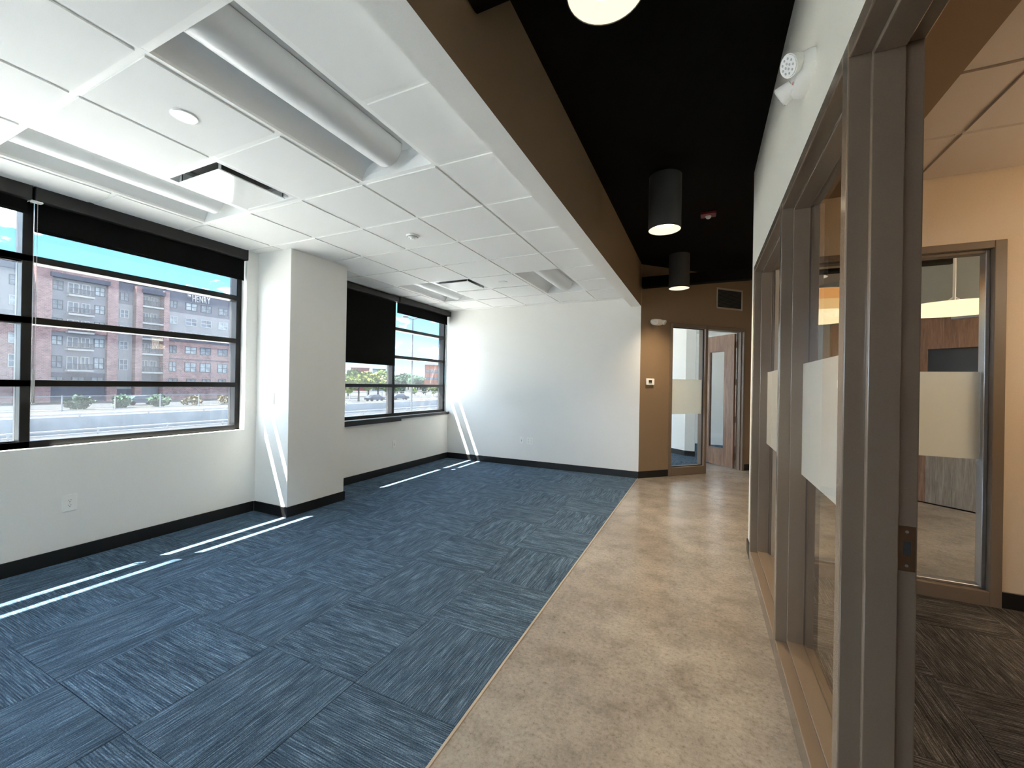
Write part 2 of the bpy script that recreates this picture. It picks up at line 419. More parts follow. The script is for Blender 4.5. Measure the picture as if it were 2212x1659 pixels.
# ------------------------------------------------------------------ floors
fl = MB().box(XB1, 5.0, YB, YF+0.0, -0.12, 0.0).box(0.0, 5.0, YF, 9.0, -0.12, 0.0)
fl._add([(XB1, YF, 0), (0.0, YF, 0), (0.0, YF+0.895, 0)], [(0, 1, 2)])
floor = fl.build('floor', 'polished_concrete'); struct(floor, 'polished mottled tan concrete floor of the hallway', 'floor')
sub = MB().box(XO, XB1-0.012, YB, YF+0.15, -0.12, -0.006).build('floor_carpeted', 'slot_dark')
struct(sub, 'grey carpet tile floor along the windows, sky blue light in its colour', 'floor')
TC = {}
def carpet_cell(x0, x1, y0, y1, turn, parent, mat, z=0.0):
    w, h = (x1-x0)-0.0015, (y1-y0)-0.0015
    if turn: w, h = h, w
    key = (round(w, 4), round(h, 4), mat)
    if key not in TC:
        TC[key] = MB().box(-w/2, w/2, -h/2, h/2, -0.006, 0.001).mesh('carpet_tile', mat, bevel=0.0012)
    link('carpet_tile', TC[key], parent, ((x0+x1)/2, (y0+y1)/2, z), (0, 0, PI/2 if turn else 0))
xs = [XB1-0.012, -1.455, -2.055, -2.655, -3.255, -3.855, XW]
ys = []; y = 0.83-0.6*9
while y < YF: ys.append(y); y += 0.6
ys = [max(YB, a) for a in ys if a > YB-0.5] + [YF]
for i in range(len(xs)-1):
    for j in range(len(ys)-1):
        x1, x0 = xs[i], xs[i+1]; y0, y1 = ys[j], ys[j+1]
        if y1-y0 < 0.02: continue
        jj = round((y1-0.83)/0.6) if y1 < YF-0.01 else round((y0+0.6-0.83)/0.6)
        # edge tile (i=0) whose far edge is at 2.03 runs along the hall
        turn = (i + jj) % 2 == 0
        carpet_cell(x0, x1, y0, y1, turn, sub, 'carpet')
st = MB().box(XB1-0.012, XB1, YB, YF, -0.006, 0.004).build('trim_1', 'trim_strip', bevel=0.001)
struct(st, 'thin tan metal strip between carpet and concrete', 'trim')

# ------------------------------------------------------------------ window wall
wl = MB()
wins = [(-4.40, 2.71, 0.88), (3.60, 6.86, 0.868), (6.98, 11.1, 0.12)]
edges = sorted(wins)
ycur = YB-0.15
for y0, y1, zs in edges:
    wl.box(-4.64, XW, ycur, y0, -4.6, ZC); wl.box(XO, XW, ycur, y0, ZC, ZC+0.9); wl.box(-4.64, XW, y0, y1, -4.6, zs); wl.box(XO, XW, y0, y1, ZC, ZC+0.9)
    ycur = y1
wl.box(-4.64, XW, ycur, 11.6, -4.6, ZC+0.9)
w_ = wl.build('wall_left', 'wall_paint'); struct(w_, 'white window wall on the left side of the room', 'wall')
cl = MB().box(XW, XC, YC0, YC1, 0, ZC).build('wall_column', 'wall_paint', bevel=0.003)
struct(cl, 'square white column projecting between the two windows', 'column')
far = MB().box(XW, XB1, YF, YF+0.12, 0, ZD).box(GX1, XW, YF, YF+0.12, 0.87, ZC).build('wall_far', 'wall_paint')
struct(far, 'pale far wall at the end of the carpeted room', 'wall')
bk = MB()
bk.box(XW, -4.1, YB-0.15, YB, 0, ZD).box(-4.1, -1.2, YB-0.15, YB, 0, 0.88).box(-4.1, -1.2, YB-0.15, YB, ZC, ZD).box(-1.2, 5.0, YB-0.15, YB, 0, ZD)
struct(bk.build('wall_back', 'wall_paint'), 'white wall behind the camera', 'wall')
bm_ = MB().box(XB0, XB1, YB, YF, ZB, ZD)
bm_.m = [0, 0, 0, 1, 0, 0]
struct(bm_.build('wall_beam', ['wall_paint', 'brown_paint']), 'long dropped beam with white underside and brown hall face', 'beam')

# baseboards
def baseb(name, boxes, label, xf=None):
    m = MB(xf)
    for b in boxes: m.box(*b)
    return struct(m.build(name, 'base_black', bevel=0.002), label, 'baseboard')
T = 0.012
baseb('baseboard_left', [(XW, XW+T, YB, YC0-T, 0, 0.105), (XW, XW+T, YC1+T, YF-T, 0, 0.105)], 'black rubber baseboard under the windows')
baseb('baseboard_column', [(XW+T, XC+T, YC0-T, YC0, 0, 0.105), (XC, XC+T, YC0, YC1, 0, 0.105), (XW+T, XC+T, YC1, YC1+T, 0, 0.105)], 'black rubber baseboard around the column')
baseb('baseboard_far', [(XW, XB1, YF-T, YF, 0, 0.105)], 'black rubber baseboard along the far wall')

# ------------------------------------------------------------------ hung ceiling
ceil = MB().box(XW, XB0, YB, YF, ZC+0.18, ZC+0.21).build('ceiling', 'deck_black')
struct(ceil, 'white hung tile ceiling over the carpet', 'ceiling')
G = 0.6096
cx = [XW, -2.144-3*G, -2.144-2*G, -2.144-G, -2.144, -2.144+G, XB0]
r0, rN = -9, 9
cyy = [max(YB, 0.880+G*r) for r in range(r0, rN+1)] + [YF]
rowi = list(range(r0, rN+1))
trof = [(4, 0), (1, 0), (4, 6), (1, 6), (4, -6), (1, -6)]     # (column, first row) two cells long
diff = [(2, 1), (2, 6), (2, -5)]
skip = set()
for c, r in trof: skip |= {(c, r), (c, r+1)}
for c, r in diff: skip.add((c, r))
CT = {}
def ceil_tile(x0, x1, y0, y1, parent, mat, z=ZC):
    w, h = (x1-x0)-0.034, (y1-y0)-0.034
    if w < 0.03 or h < 0.03: return
    key = (round(w, 4), round(h, 4), mat)
    if key not in CT:
        CT[key] = MB().box(-w/2, w/2, -h/2, h/2, 0, 0.018).mesh('ceiling_tile', mat)
    link('ceiling_tile', CT[key], parent, ((x0+x1)/2, (y0+y1)/2, z-0.009))
for c in range(len(cx)-1):
    for k in range(len(cyy)-1):
        r = rowi[k]
        if (c, r) in skip: continue
        ceil_tile(cx[c], cx[c+1], cyy[k], cyy[k+1], ceil, 'tile_white')
for x in cx[1:-1]:
    MB().box(x-0.0175, x+0.0175, YB, YF, ZC-0.002, ZC+0.03).build('grid_tee', 'tee_white', ceil)
for k, yv in enumerate(cyy[1:-1]):
    r = rowi[k+1]
    # a tee does not cross the long light fittings
    segs = []; a = XW
    for c in range(len(cx)-1):
        if any(tc_ == c and r == tr+1 for tc_, tr in trof):
            if cx[c] > a: segs.append((a, cx[c]))
            a = cx[c+1]
    segs.append((a, XB0))
    for a, b in segs:
        if b-a > 0.05: MB().box(a, b, yv-0.0175, yv+0.0175, ZC-0.0015, ZC+0.03).build('grid_tee', 'tee_white', ceil)
for nm, b in (('wall_angle', (XW, XW+0.02, YB, YF)), ('wall_angle', (XW, XB0, YF-0.02, YF))):
    MB().box(*b, ZC-0.001, ZC+0.01).build(nm, 'tee_white', ceil)

# troffer
def make_troffer():
    root = empty('troffer_light')
    hw, hl = G/2-0.014, G-0.014
    n = 14
    prof = [(-hw+2*hw*i/n, 0.0) for i in range(n+1)]
    def zz(u):
        q = abs(u)/hw
        return 0.008+0.125*math.sqrt(max(0, 1-q**2.4))
    pts = [(-hw, 0.0)] + [(-hw+2*hw*i/n, zz(-hw+2*hw*i/n)) for i in range(n+1)] + [(hw, 0.0)]
    m = MB(); k = len(pts)
    P = [(u, -hl, z) for u, z in pts] + [(u, hl, z) for u, z in pts]
    m._add(P, [(i, i+1, k+i+1, k+i) for i in range(k-1)])
    m.build('reflector', 'enamel_white', root, smooth=True)
    for s in (-1, 1):
        q = MB(); y0 = s*hl; y1 = s*(hl-0.004)
        q.extr([(u, z) for u, z in pts], 1, y0, y1)
        q.build('end_plate', 'enamel_white', root)
    R = 0.112; zc = 0.105
    arc = [(R*math.sin(-1.75+3.5*i/18), zc-R*math.cos(-1.75+3.5*i/18)*0.92) for i in range(19)]
    b = MB(); k = len(arc)
    yb = hl-0.075; ya = -hl+0.006
    b._add([(u, ya, z) for u, z in arc]+[(u, yb, z) for u, z in arc], [(i, i+1, k+i+1, k+i) for i in range(k-1)])
    b.build('lamp_basket', 'enamel_white', root, smooth=True)
    for s in (-1, 1):
        q = MB(); q.extr(arc, 1, yb if s > 0 else ya, (yb-0.006) if s > 0 else ya+0.006); q.build('basket_cap', 'enamel_white', root)
    fr = MB()
    fr.box(-G/2+0.012, -hw+0.002, -hl, hl, 0, 0.01).box(hw-0.002, G/2-0.012, -hl, hl, 0, 0.01)
    fr.build('rim', 'tee_white', root)
    return root
tproto = make_troffer()
tlab = {(4, 0): 'nearest long recessed troffer light beside the beam', (1, 0): 'long recessed troffer light beside the near window blind',
        (4, 6): 'recessed troffer light near the far wall, on the beam side', (1, 6): 'recessed troffer light near the far wall, on the window side',
        (4, -6): 'recessed troffer light behind the camera on the beam side', (1, -6): 'recessed troffer light behind the camera on the window side'}
for i, (c, r) in enumerate(trof):
    o = tproto if i == 0 else copy_tree(tproto)
    o.location = ((cx[c]+cx[c+1])/2, 0.880+G*(r+1), ZC)
    tag(o, tlab[(c, r)], 'ceiling light', 'recessed troffers in the hung ceiling')

# square air diffuser
def make_diffuser():
    root = empty('air_diffuser'); h = G/2-0.013
    m = MB()
    ring = [(h, 0.0), (h-0.025, -0.001), (h-0.075, 0.055), (h-0.075, 0.10)]
    k = 4
    P = []
    for r, z in ring: P += [(-r, -r, z), (r, -r, z), (r, r, z), (-r, r, z)]
    F = [(j*4+i, j*4+(i+1) % 4, (j+1)*4+(i+1) % 4, (j+1)*4+i) for j in range(3) for i in range(4)]
    m._add(P, F); m.build('cone', 'enamel_white', root)
    MB().box(-h+0.07, h-0.07, -h+0.07, h-0.07, 0.08, 0.10).build('throat', 'slot_dark', root)
    MB().box(-h+0.062, h-0.062, -h+0.062, h-0.062, -0.020, -0.012).build('plaque', 'plaque_white', root, bevel=0.003)
    for sx in (-1, 1):
        for sy_ in (-1, 1):
            MB().tube((sx*(h-0.072), sy_*(h-0.072), -0.012), (sx*(h-0.072), sy_*(h-0.072), 0.085), 0.009, 8).build('hanger', 'chrome', root)
    return root
dproto = make_diffuser()
dl = {(2, 1): 'square white plaque air diffuser close to the near window', (2, 6): 'square white plaque air diffuser near the far wall', (2, -5): 'square white plaque air diffuser behind the camera'}
for i, (c, r) in enumerate(diff):
    o = dproto if i == 0 else copy_tree(dproto)
    o.location = ((cx[c]+cx[c+1])/2, 0.880+G*(r+0.5), ZC-0.002); tag(o, dl[(c, r)], 'air vent', 'plaque air diffusers in the ceiling')

# concealed sprinkler discs and smoke detector
for (x, y), lab in (((-2.449, 1.185), 'flat round white cover plate in the nearest disc tile'), ((-2.43, 4.85), 'flat round white cover plate near the far troffer')):
    o = MB().lathe([(0.0, -0.004), (0.056, -0.004), (0.0585, -0.0015), (0.0585, 0.003), (0.030, 0.004), (0.030, 0.014)], (0, 0, 0), 28).build('sprinkler_cover', 'enamel_white', smooth=True, loc=(x, y, ZC-0.012))
    tag(o, lab, 'ceiling plate', 'round cover plates in the ceiling')
sd = empty('smoke_detector', (-2.455, 3.02, ZC-0.007))
MB().lathe([(0.0, -0.028), (0.022, -0.028), (0.028, -0.022), (0.052, -0.016), (0.058, -0.008), (0.060, 0.0), (0.0, 0.0)], n=28).build('housing', 'plastic_white', sd, smooth=True)
MB().lathe([(0.0, -0.040), (0.018, -0.038), (0.021, -0.028)], n=18).build('sensor', 'plastic_white', sd, smooth=True)
MB().lathe([(0.0465, -0.0195), (0.050, -0.0175)], n=28).build('vent_ring', 'slot_dark', sd)
tag(sd, 'round white smoke detector in the middle of the ceiling', 'smoke detector')

# ------------------------------------------------------------------ windows
def window(name, label, axis_frames, y0, y1, z0, z1, mull, trans, swap=None):
    """frame members along Y with panes between; swap maps (x,y) for a window in another wall"""
    root = empty(name, (0, 0, 0)); struct(root, label, 'window')
    gx0, gx1 = axis_frames; w = 0.05
    def bx(nm, a, b, c, d, e_, f_, mat, bev=0.003, par=root):
        m = MB()
        if swap: m.box(*swap(a, b, c, d), e_, f_)
        else: m.box(a, b, c, d, e_, f_)
        return m.build(nm, mat, par, bevel=bev)
    bx('jamb', gx0, gx1, y0, y0+w, z0, z1, 'frame_black'); bx('jamb', gx0, gx1, y1-w, y1, z0, z1, 'frame_black')
    ed = [y0+w] + [v for m_ in mull for v in (m_-0.027, m_+0.027)] + [y1-w]
    for m_ in mull: bx('mullion', gx0, gx1, m_-0.027, m_+0.027, z0, z1, 'frame_black')
    zl = [z0] + list(trans) + [z1]
    for i in range(0, len(ed), 2):
        a, b = ed[i], ed[i+1]
        zed = [z0+0.048] + [v for t_ in trans for v in (t_-0.025, t_+0.025)] + [z1-0.05]
        bx('bottom_rail', gx0, gx1, a, b, z0, z0+0.048, 'frame_black'); bx('top_rail', gx0, gx1, a, b, z1-0.05, z1, 'frame_black')
        for t_ in trans: bx('transom', gx0, gx1, a, b, t_-0.025, t_+0.025, 'frame_black')
        for k in range(0, len(zed), 2):
            gm = (gx0+gx1)/2-0.02
            bx('pane', gm-0.006, gm+0.006, a, b, zed[k], zed[k+1], 'window_glass', 0)
    return root
TR = (1.352, 1.812, 2.262)
window('window_1', 'near black framed window with three crossbars facing the brick apartments', (GX0, GX1), -4.40, 2.71, 0.88, ZC, [1.192, -0.265, -1.722, -3.18], TR)
window('window_2', 'far black framed window past the column', (GX0, GX1), 3.60, 6.86, 0.868, ZC, [5.08, 6.472], TR)
window('window_3', 'black framed window of the room past the angled door', (GX0, GX1), 6.98, 11.1, 0.12, ZC, [8.35, 9.72], TR)
window('window_4', 'black framed window in the wall behind the camera', (YB-0.13, YB-0.02), -4.1, -1.2, 0.88, ZC, [-2.65], TR, swap=lambda a, b, c, d: (c, d, a, b))

# dark sills of the far window
MB().box(XW-0.09, XW+0.05, 3.60, 5.13, 0.798, 0.870).build('trim_2', 'base_black', bevel=0.004)
MB().box(XW-0.09, XW+0.025, 5.13, YF-0.005, 0.828, 0.870).build('trim_3', 'base_black', bevel=0.004)
struct(bpy.data.objects['trim_2'], 'deep black window sill nosing beside the column', 'sill')
struct(bpy.data.objects['trim_3'], 'slim black window sill nosing beside the far wall', 'sill')

# roller blinds
def blind(y0, y1, zb, label, xf=(-4.452, -4.352), zt=(2.662, ZC-0.004), chain=None, fx=-4.405):
    root = empty('roller_blind', (fx, (y0+y1)/2, zb)); inv = Matrix.Translation(-Vector(root.location))
    m = MB(inv).box(xf[0], xf[1], y0, y1, zt[0], zt[1]); m.build('fascia', 'fascia_bronze', root, bevel=0.006, seg=2)
    MB(inv).box(fx-0.0012, fx+0.0012, y0+0.012, y1-0.012, zb+0.02, zt[0]+0.01).build('fabric', 'blind_fabric', root)
    MB(inv).box(fx-0.006, fx+0.006, y0+0.012, y1-0.012, zb, zb+0.024).build('hem_bar', 'blind_fabric', root, bevel=0.004)
    for yy in (y0+0.002, y1-0.008):
        MB(inv).box(xf[0], xf[1]+0.003, yy, yy+0.006, zt[0]-0.004, zt[1]).build('end_cap', 'base_black', root, bevel=0.002)
    if chain:
        yc, z0c, z1c = chain
        for dy in (-0.008, 0.008):
            c = MB(inv); zz = z0c+0.008
            while zz < z1c:
                c.sphere((fx+0.035, yc+dy, zz), 0.0026, 0.0026, 0.0034, 6, 4); zz += 0.0085
            o = c.build('bead_chain', 'chain_grey', root, smooth=True)
        t_ = MB(inv)
        for i in range(10):
            a = PI+PI*i/9; t_.sphere((fx+0.035, yc+0.008*math.cos(a), z0c+0.008+0.008*math.sin(a)), 0.0026, 0.0026, 0.0034, 6, 4)
        t_.build('chain_loop', 'chain_grey', root, smooth=True)
        MB(inv).tube((fx+0.035, yc, z0c-0.01), (fx+0.035, yc, z0c+0.24), 0.0062, 8).build('chain_tensioner', 'chain_grey', root, smooth=True)
        MB(inv).box(fx+0.02, fx+0.06, yc-0.03, yc+0.03, z1c-0.006, z1c+0.006).build('bracket', 'plastic_white', root, bevel=0.003)
    tag(root, label, 'blind', 'black roller blinds at the windows')
    return root
blind(1.196, 2.712, 2.448, 'black roller blind, short drop, over the near window beside the column', chain=(1.205, 1.215, 2.655))
blind(-0.262, 1.184, 2.565, 'black roller blind, barely lowered, at the left edge of the photo')
blind(-1.72, -0.268, 2.5, 'black roller blind over the window bay behind the camera')
blind(3.60, 5.06, 1.665, 'black roller blind pulled halfway down beside the column', xf=(-4.45, -4.345), zt=(2.665, 2.745))
blind(5.07, YF-0.015, 2.505, 'black roller blind mostly raised beside the far wall', xf=(-4.45, -4.335), zt=(2.665, 2.752))

# ------------------------------------------------------------------ wall plates
def plate_xf(pos, facing):
    # local x = right along the wall, y = out of the wall, z = up
    ang = {'+x': -PI/2, '-y': PI, '+y': 0.0}[facing] if isinstance(facing, str) else facing
    return pos, ang
def outlet(pos, ang, label, kind='duplex', w=0.0725, h=0.118):
    root = empty('wall_outlet' if kind != 'switch' else 'light_switch', pos, ang)
    MB().box(-w/2, w/2, 0, 0.0065, -h/2, h/2).build('cover_plate', 'plastic_white', root, bevel=0.0025, seg=2)
    if kind in ('duplex', 'double'):
        for ox in ((0,) if kind == 'duplex' else (-0.027, 0.027)):
            for s in (-1, 1):
                f = MB().extr([(ox+0.0165*math.cos(a), s*0.0195+0.0142*math.sin(a)) for a in [2*PI*i/16 for i in range(16)]], 1, 0.006, 0.0085)
                r = f.build('receptacle', 'plastic_white', root)
                q = MB()
                q.box(ox-0.0075, ox-0.0052, 0.0084, 0.0088, s*0.0195-0.001, s*0.0195+0.008)
                q.box(ox+0.0052, ox+0.0075, 0.0084, 0.0088, s*0.0195-0.001, s*0.0195+0.007)
                q.extr([(ox+0.0028*math.cos(a), s*0.0195-0.007+0.0028*math.sin(a)) for a in [2*PI*i/8 for i in range(8)]], 1, 0.0084, 0.0088)
                q.build('slots', 'slot_dark', r)
        MB().extr([(0.0025*math.cos(2*PI*i/8), 0.0025*math.sin(2*PI*i/8)) for i in range(8)], 1, 0.006, 0.0078).build('screw', 'steel', root)
    elif kind == 'jack':
        MB().box(-0.012, 0.012, 0.006, 0.009, -0.034, 0.034).build('jack_insert', 'plastic_white', root, bevel=0.001)
        MB().box(-0.006, 0.006, 0.0088, 0.0094, -0.020, -0.008).build('port', 'slot_dark', root)
        MB().box(-0.006, 0.006, 0.0088, 0.0094, 0.010, 0.016).build('port', 'slot_dark', root)
    else:
        MB().box(-0.0165, 0.0165, 0.006, 0.0095, -0.034, 0.034).build('rocker', 'plastic_white', root, bevel=0.0015)
        MB().box(-0.0165, 0.0165, 0.0062, 0.0066, -0.0355, -0.034).build('rocker_gap', 'slot_dark', root)
    tag(root, label, 'switch' if kind == 'switch' else 'outlet', 'white wall plates')
    return root
outlet((XW, 1.404, 0.443), -PI/2, 'white duplex outlet low on the wall under the near window', w=0.082, h=0.125)
outlet((XW, 5.02, 0.442), -PI/2, 'narrow white wall plate under the far window', 'jack')
outlet((-2.84, YF, 0.446), PI, 'narrow white wall plate low on the far wall', 'jack')
outlet((-2.685, YF, 0.442), PI, 'square white double outlet low on the far wall', 'double', w=0.118, h=0.118)
outlet((-4.106, YC0, 1.212), PI, 'white rocker light switch on the column', 'switch')

# ------------------------------------------------------------------ hallway right wall with storefront
FX0, FX1 = 0.355, 0.52
ZH = 2.34; ZHO = 2.392
rw = MB()
rw.box(XR0, XR1, YB, 0.45, 0, ZD).box(XR0, XR1, 0.45, 3.84, ZHO, ZD).box(XR0, XR1, 3.84, 4.10, 0, ZD)
struct(rw.build('wall_right', 'hall_paint'), 'cream hallway wall above the glazed partition', 'wall')
baseb('baseboard_right', [(XR0-T, XR0, 3.85, 4.10, 0, 0.105), (XR0-T, XR0, YB, 0.44, 0, 0.105)], 'short black baseboard at the end of the glazed partition')

sf = empty('window_5'); struct(sf, 'grey hollow metal glazed partition along the hallway', 'window')
def member(name, y0, y1, z0, z1, root=sf, mat='hollow_metal', stops=()):
    o = MB().box(FX0, FX1, y0, y1, z0, z1).build(name, mat, root, bevel=0.004, seg=2)
    for b in stops:
        MB().box(*b).build('glazing_stop', mat, o, bevel=0.003, seg=2)
    return o
SX0, SX1, SP = 0.405, 0.476, 0.016
member('jamb', 3.79, 3.84, 0, ZHO, stops=[(SX0, SX1, 3.79-SP, 3.79, 0.1, ZH)])
member('mullion', 2.52, 2.57, 0, ZHO, stops=[(SX0, SX1, 2.52-SP, 2.52, 0.1, ZH), (SX0, SX1, 2.57, 2.57+SP, 0.1, ZH)])
member('mullion', 1.44, 1.49, 0, ZHO, stops=[(SX0, SX1, 1.49, 1.49+SP, 0.1, ZH)])
member('head', 1.49, 2.52, ZH, ZHO, stops=[(SX0, SX1, 1.49, 2.52, ZH-SP, ZH)])
member('head', 2.57, 3.79, ZH, ZHO, stops=[(SX0, SX1, 2.57, 3.79, ZH-SP, ZH)])
member('sill_rail', 1.49, 2.52, 0, 0.10, stops=[(SX0, SX1, 1.49, 2.52, 0.1, 0.1+SP)])
member('sill_rail', 2.57, 3.79, 0, 0.10, stops=[(SX0, SX1, 2.57, 3.79, 0.1, 0.1+SP)])
for y0, y1 in ((1.49, 2.52), (2.57, 3.79)):
    p_ = MB().box(0.447, 0.455, y0, y1, 0.10, ZH).build('pane', 'clear_glass', sf)
    MB().box(0.4555, 0.4565, y0+0.016, y1-0.016, 0.975, 1.535).build('frosted_band', 'frosted_film', p_)
    for nm, b in (('gasket', (0.440, 0.447, y1-0.010, y1, 0.1, ZH)), ('gasket', (0.440, 0.447, y0, y0+0.010, 0.1, ZH)), ('gasket', (0.440, 0.447, y0, y1, ZH-0.006, ZH)), ('gasket', (0.440, 0.447, y0, y1, 0.1, 0.107))):
        MB().box(b[0]+0.0361, b[1]+0.0361, *b[2:]).build(nm, 'slot_dark', p_)

# door frame of the office doorway beside the partition
d1 = empty('door_1'); struct(d1, 'grey hollow metal frame of the open office doorway at right', 'door frame')
def member2(name, y0, y1, z0, z1, stop=None):
    o = MB().box(FX0, FX1, y0, y1, z0, z1).build(name, 'hollow_metal', d1, bevel=0.004, seg=2)
    if stop: MB().box(*stop).build('door_stop', 'hollow_metal', o, bevel=0.003, seg=2)
    return o
jb = MB().box(SX0, SX1, 1.44-SP, 1.44, 0, ZH).build('door_stop', 'hollow_metal', d1, bevel=0.003, seg=2)
member2('jamb', 0.45, 0.50, 0, ZHO, (SX0, SX1, 0.50, 0.50+SP, 0, ZH))
member2('head', 0.50, 1.44, ZH, ZHO, (SX0, SX1, 0.50+SP, 1.44-SP, ZH-SP, ZH))
sp_ = MB().box(0.4775, 0.516, 1.4375, 1.4400, 0.925, 1.045).build('strike_plate', 'bronze_metal', d1, bevel=0.001)
MB().box(0.489, 0.505, 1.4370, 1.4376, 0.968, 1.004).build('strike_hole', 'slot_dark', sp_)
for z in (0.940, 1.030):
    MB().extr([(0.497+0.004*math.cos(2*PI*i/8), z+0.004*math.sin(2*PI*i/8)) for i in range(8)], 1, 1.4368, 1.4376).build('screw', 'steel', sp_)

# ------------------------------------------------------------------ black deck, ducts
dk = MB().box(XB0, 5.0, YB, 11.6, ZD, ZD+0.08)
struct(dk.build('ceiling_deck', 'deck_black'), 'black painted open ceiling above the hallway', 'ceiling')
rf = MB().box(XO, 5.15, YB-0.15, 11.6, 3.62, 3.70)
struct(rf.build('roof_sky_block', 'deck_black'), 'unseen roof slab added over all the rooms against sky light', 'roof')  # unseen slab added to stop sky light leaking in between the ceilings
o = MB().box(XB1+0.003, -0.70, YB+0.02, 1.47, 2.935, ZD-0.002).build('air_duct', 'deck_black', bevel=0.01)
tag(o, 'black square duct against the beam above the nearest pendant', 'duct', 'black ducts under the deck')
o = MB().box(-0.865, 2.6, 6.375, 6.50, 2.895, 3.05).build('air_duct', 'deck_black', bevel=0.01)
tag(o, 'black duct crossing in front of the brown angled wall', 'duct', 'black ducts under the deck')
# red strobe on the deck
sb = empty('fire_strobe', (0.018, 4.85, ZD))
MB().box(-0.075, 0.075, -0.055, 0.055, -0.035, 0).build('housing', 'red_plastic', sb, bevel=0.008, seg=2)
MB().sphere((0, -0.005, -0.04), 0.03, 0.025, 0.03).build('lens', 'lens_clear', sb, smooth=True)
tag(sb, 'small red fire strobe with clear lens on the black ceiling', 'alarm')

# pendant cylinder lights
def make_pendant():
    root = empty('pendant_light'); R, L = 0.1375, ZD-2.80-0.006
    MB().lathe([(R-0.003, 0.004), (R-0.003, 0.0), (R, 0.0), (R, L), (0.02, L+0.004), (0.0, L+0.004)], n=36).build('cylinder', 'pendant_grey', root, smooth=True)
    MB().lathe([(R-0.003, 0.003), (R-0.006, 0.010), (0.085, 0.050)], n=36).build('reflector', 'reflector_glow', root, smooth=True)
    MB().disc((0, 0, 0.050), 0.087, 30).build('lens', 'lens_warm', root)
    return root
pp = make_pendant()
plab = ['nearest grey cylinder pendant light cut off by the top edge', 'middle grey cylinder pendant light over the hallway', 'farthest grey cylinder pendant light before the angled door']
for i, y in enumerate((1.442, 3.857, 6.22)):
    o = pp if i == 0 else copy_tree(pp)
    o.location = (-0.336, y, 2.80); tag(o, plab[i], 'pendant light', 'cylinder pendants in a row along the hallway')
    s = bpy.data.lights.new('pendant_beam', 'SPOT'); s.energy = (48, 48, 13)[i]; s.color = (1.0, 0.78, 0.52); s.spot_size = 1.85; s.spot_blend = 0.95; s.shadow_soft_size = 0.07
    so_ = bpy.data.objects.new('pendant_beam', s); COL.objects.link(so_); so_.parent = o; so_.location = (0, 0, 0.02)

# emergency lights
def emergency(pos, ang, label, sc=1.0):
    root = empty('emergency_light', pos, ang); root.scale = (sc, sc, sc)
    prof = [(-0.15, 0.0), (-0.135, 0.035), (-0.07, 0.055), (0.07, 0.055), (0.135, 0.035), (0.15, 0.0)]
    b = MB()
    n = 16; P = []; F = []
    for k, (q, d) in enumerate([(1.0, 0.0), (1.0, 0.02), (0.93, 0.045), (0.72, 0.062), (0.0, 0.064)]):
        for i in range(n):
            a = 2*PI*i/n; ca, sa = math.cos(a), math.sin(a)
            ex = 0.14*q*math.copysign(abs(ca)**0.75, ca); ez = 0.062*q*math.copysign(abs(sa)**0.75, sa)
            P.append((ex, d, ez))
    for k in range(4):
        for i in range(n): F.append((k*n+i, k*n+(i+1) % n, (k+1)*n+(i+1) % n, (k+1)*n+i))
    b._add(P, F); b.build('housing', 'plastic_white', root, smooth=True)
    MB().box(-0.006, 0.006, 0.0635, 0.066, -0.032, -0.022).build('indicator', 'red_led', root)
    for s in (-1, 1):
        ax = Vector((s*0.42, 0.80, -0.42)).normalized()
        c0 = Vector((s*0.088, 0.05, 0.012)); c1 = c0+ax*0.062
        h = MB().tube(c0, c1, 0.036, 20, 0.049).build('lamp_head', 'plastic_white', root, smooth=True)
        l = MB().tube(c1, c1+ax*0.005, 0.045, 20).build('lens', 'lens_clear', h, smooth=True)
        e1 = ax.cross(Vector((0, 0, 1))).normalized(); e2 = ax.cross(e1)
        for r, k in ((0.012, 4), (0.030, 9)):
            for i in range(k):
                a = 2*PI*i/k; c = c1+ax*0.006+e1*(r*math.cos(a))+e2*(r*math.sin(a))
                MB().tube(c, c+ax*0.001, 0.0052, 6).build('led', 'steel', h)
    tag(root, label, 'emergency light', 'twin head emergency lights')
    return root
emergency((XR0, 2.01, 2.69), PI/2, 'white twin head emergency light high on the cream hallway wall', 0.86)

# ------------------------------------------------------------------ angled end wall with door
A45 = PI/4
E0 = (-0.895, 6.5)
XE = basis(E0, A45)            # local x = along the wall, y = into the room beyond, z = up
ew = MB(XE)
ew.box(0, 0.57, 0, 0.12, 0, ZD).box(0.57, 2.17, 0, 0.12, 2.42, ZD).box(2.17, 2.62, 0, 0.12, 0, ZD)
struct(ew.build('wall_end', ['brown_paint']), 'brown angled wall at the end of the hallway', 'wall')
ewi = MB(XE); ewi.box(0, 0.565, 0.121, 0.127, 0, ZD).box(0.565, 2.175, 0.121, 0.127, 2.43, ZD).box(2.175, 2.62, 0.121, 0.127, 0, ZD)
struct(ewi.build('wall_end_inner', 'wall_paint'), 'white inner face of the angled wall', 'wall')
baseb('baseboard_end', [(0.0, 0.565, -T, 0, 0, 0.105), (2.175, 2.6, -T, 0, 0, 0.105)], 'black baseboard under the thermostat wall', XE)

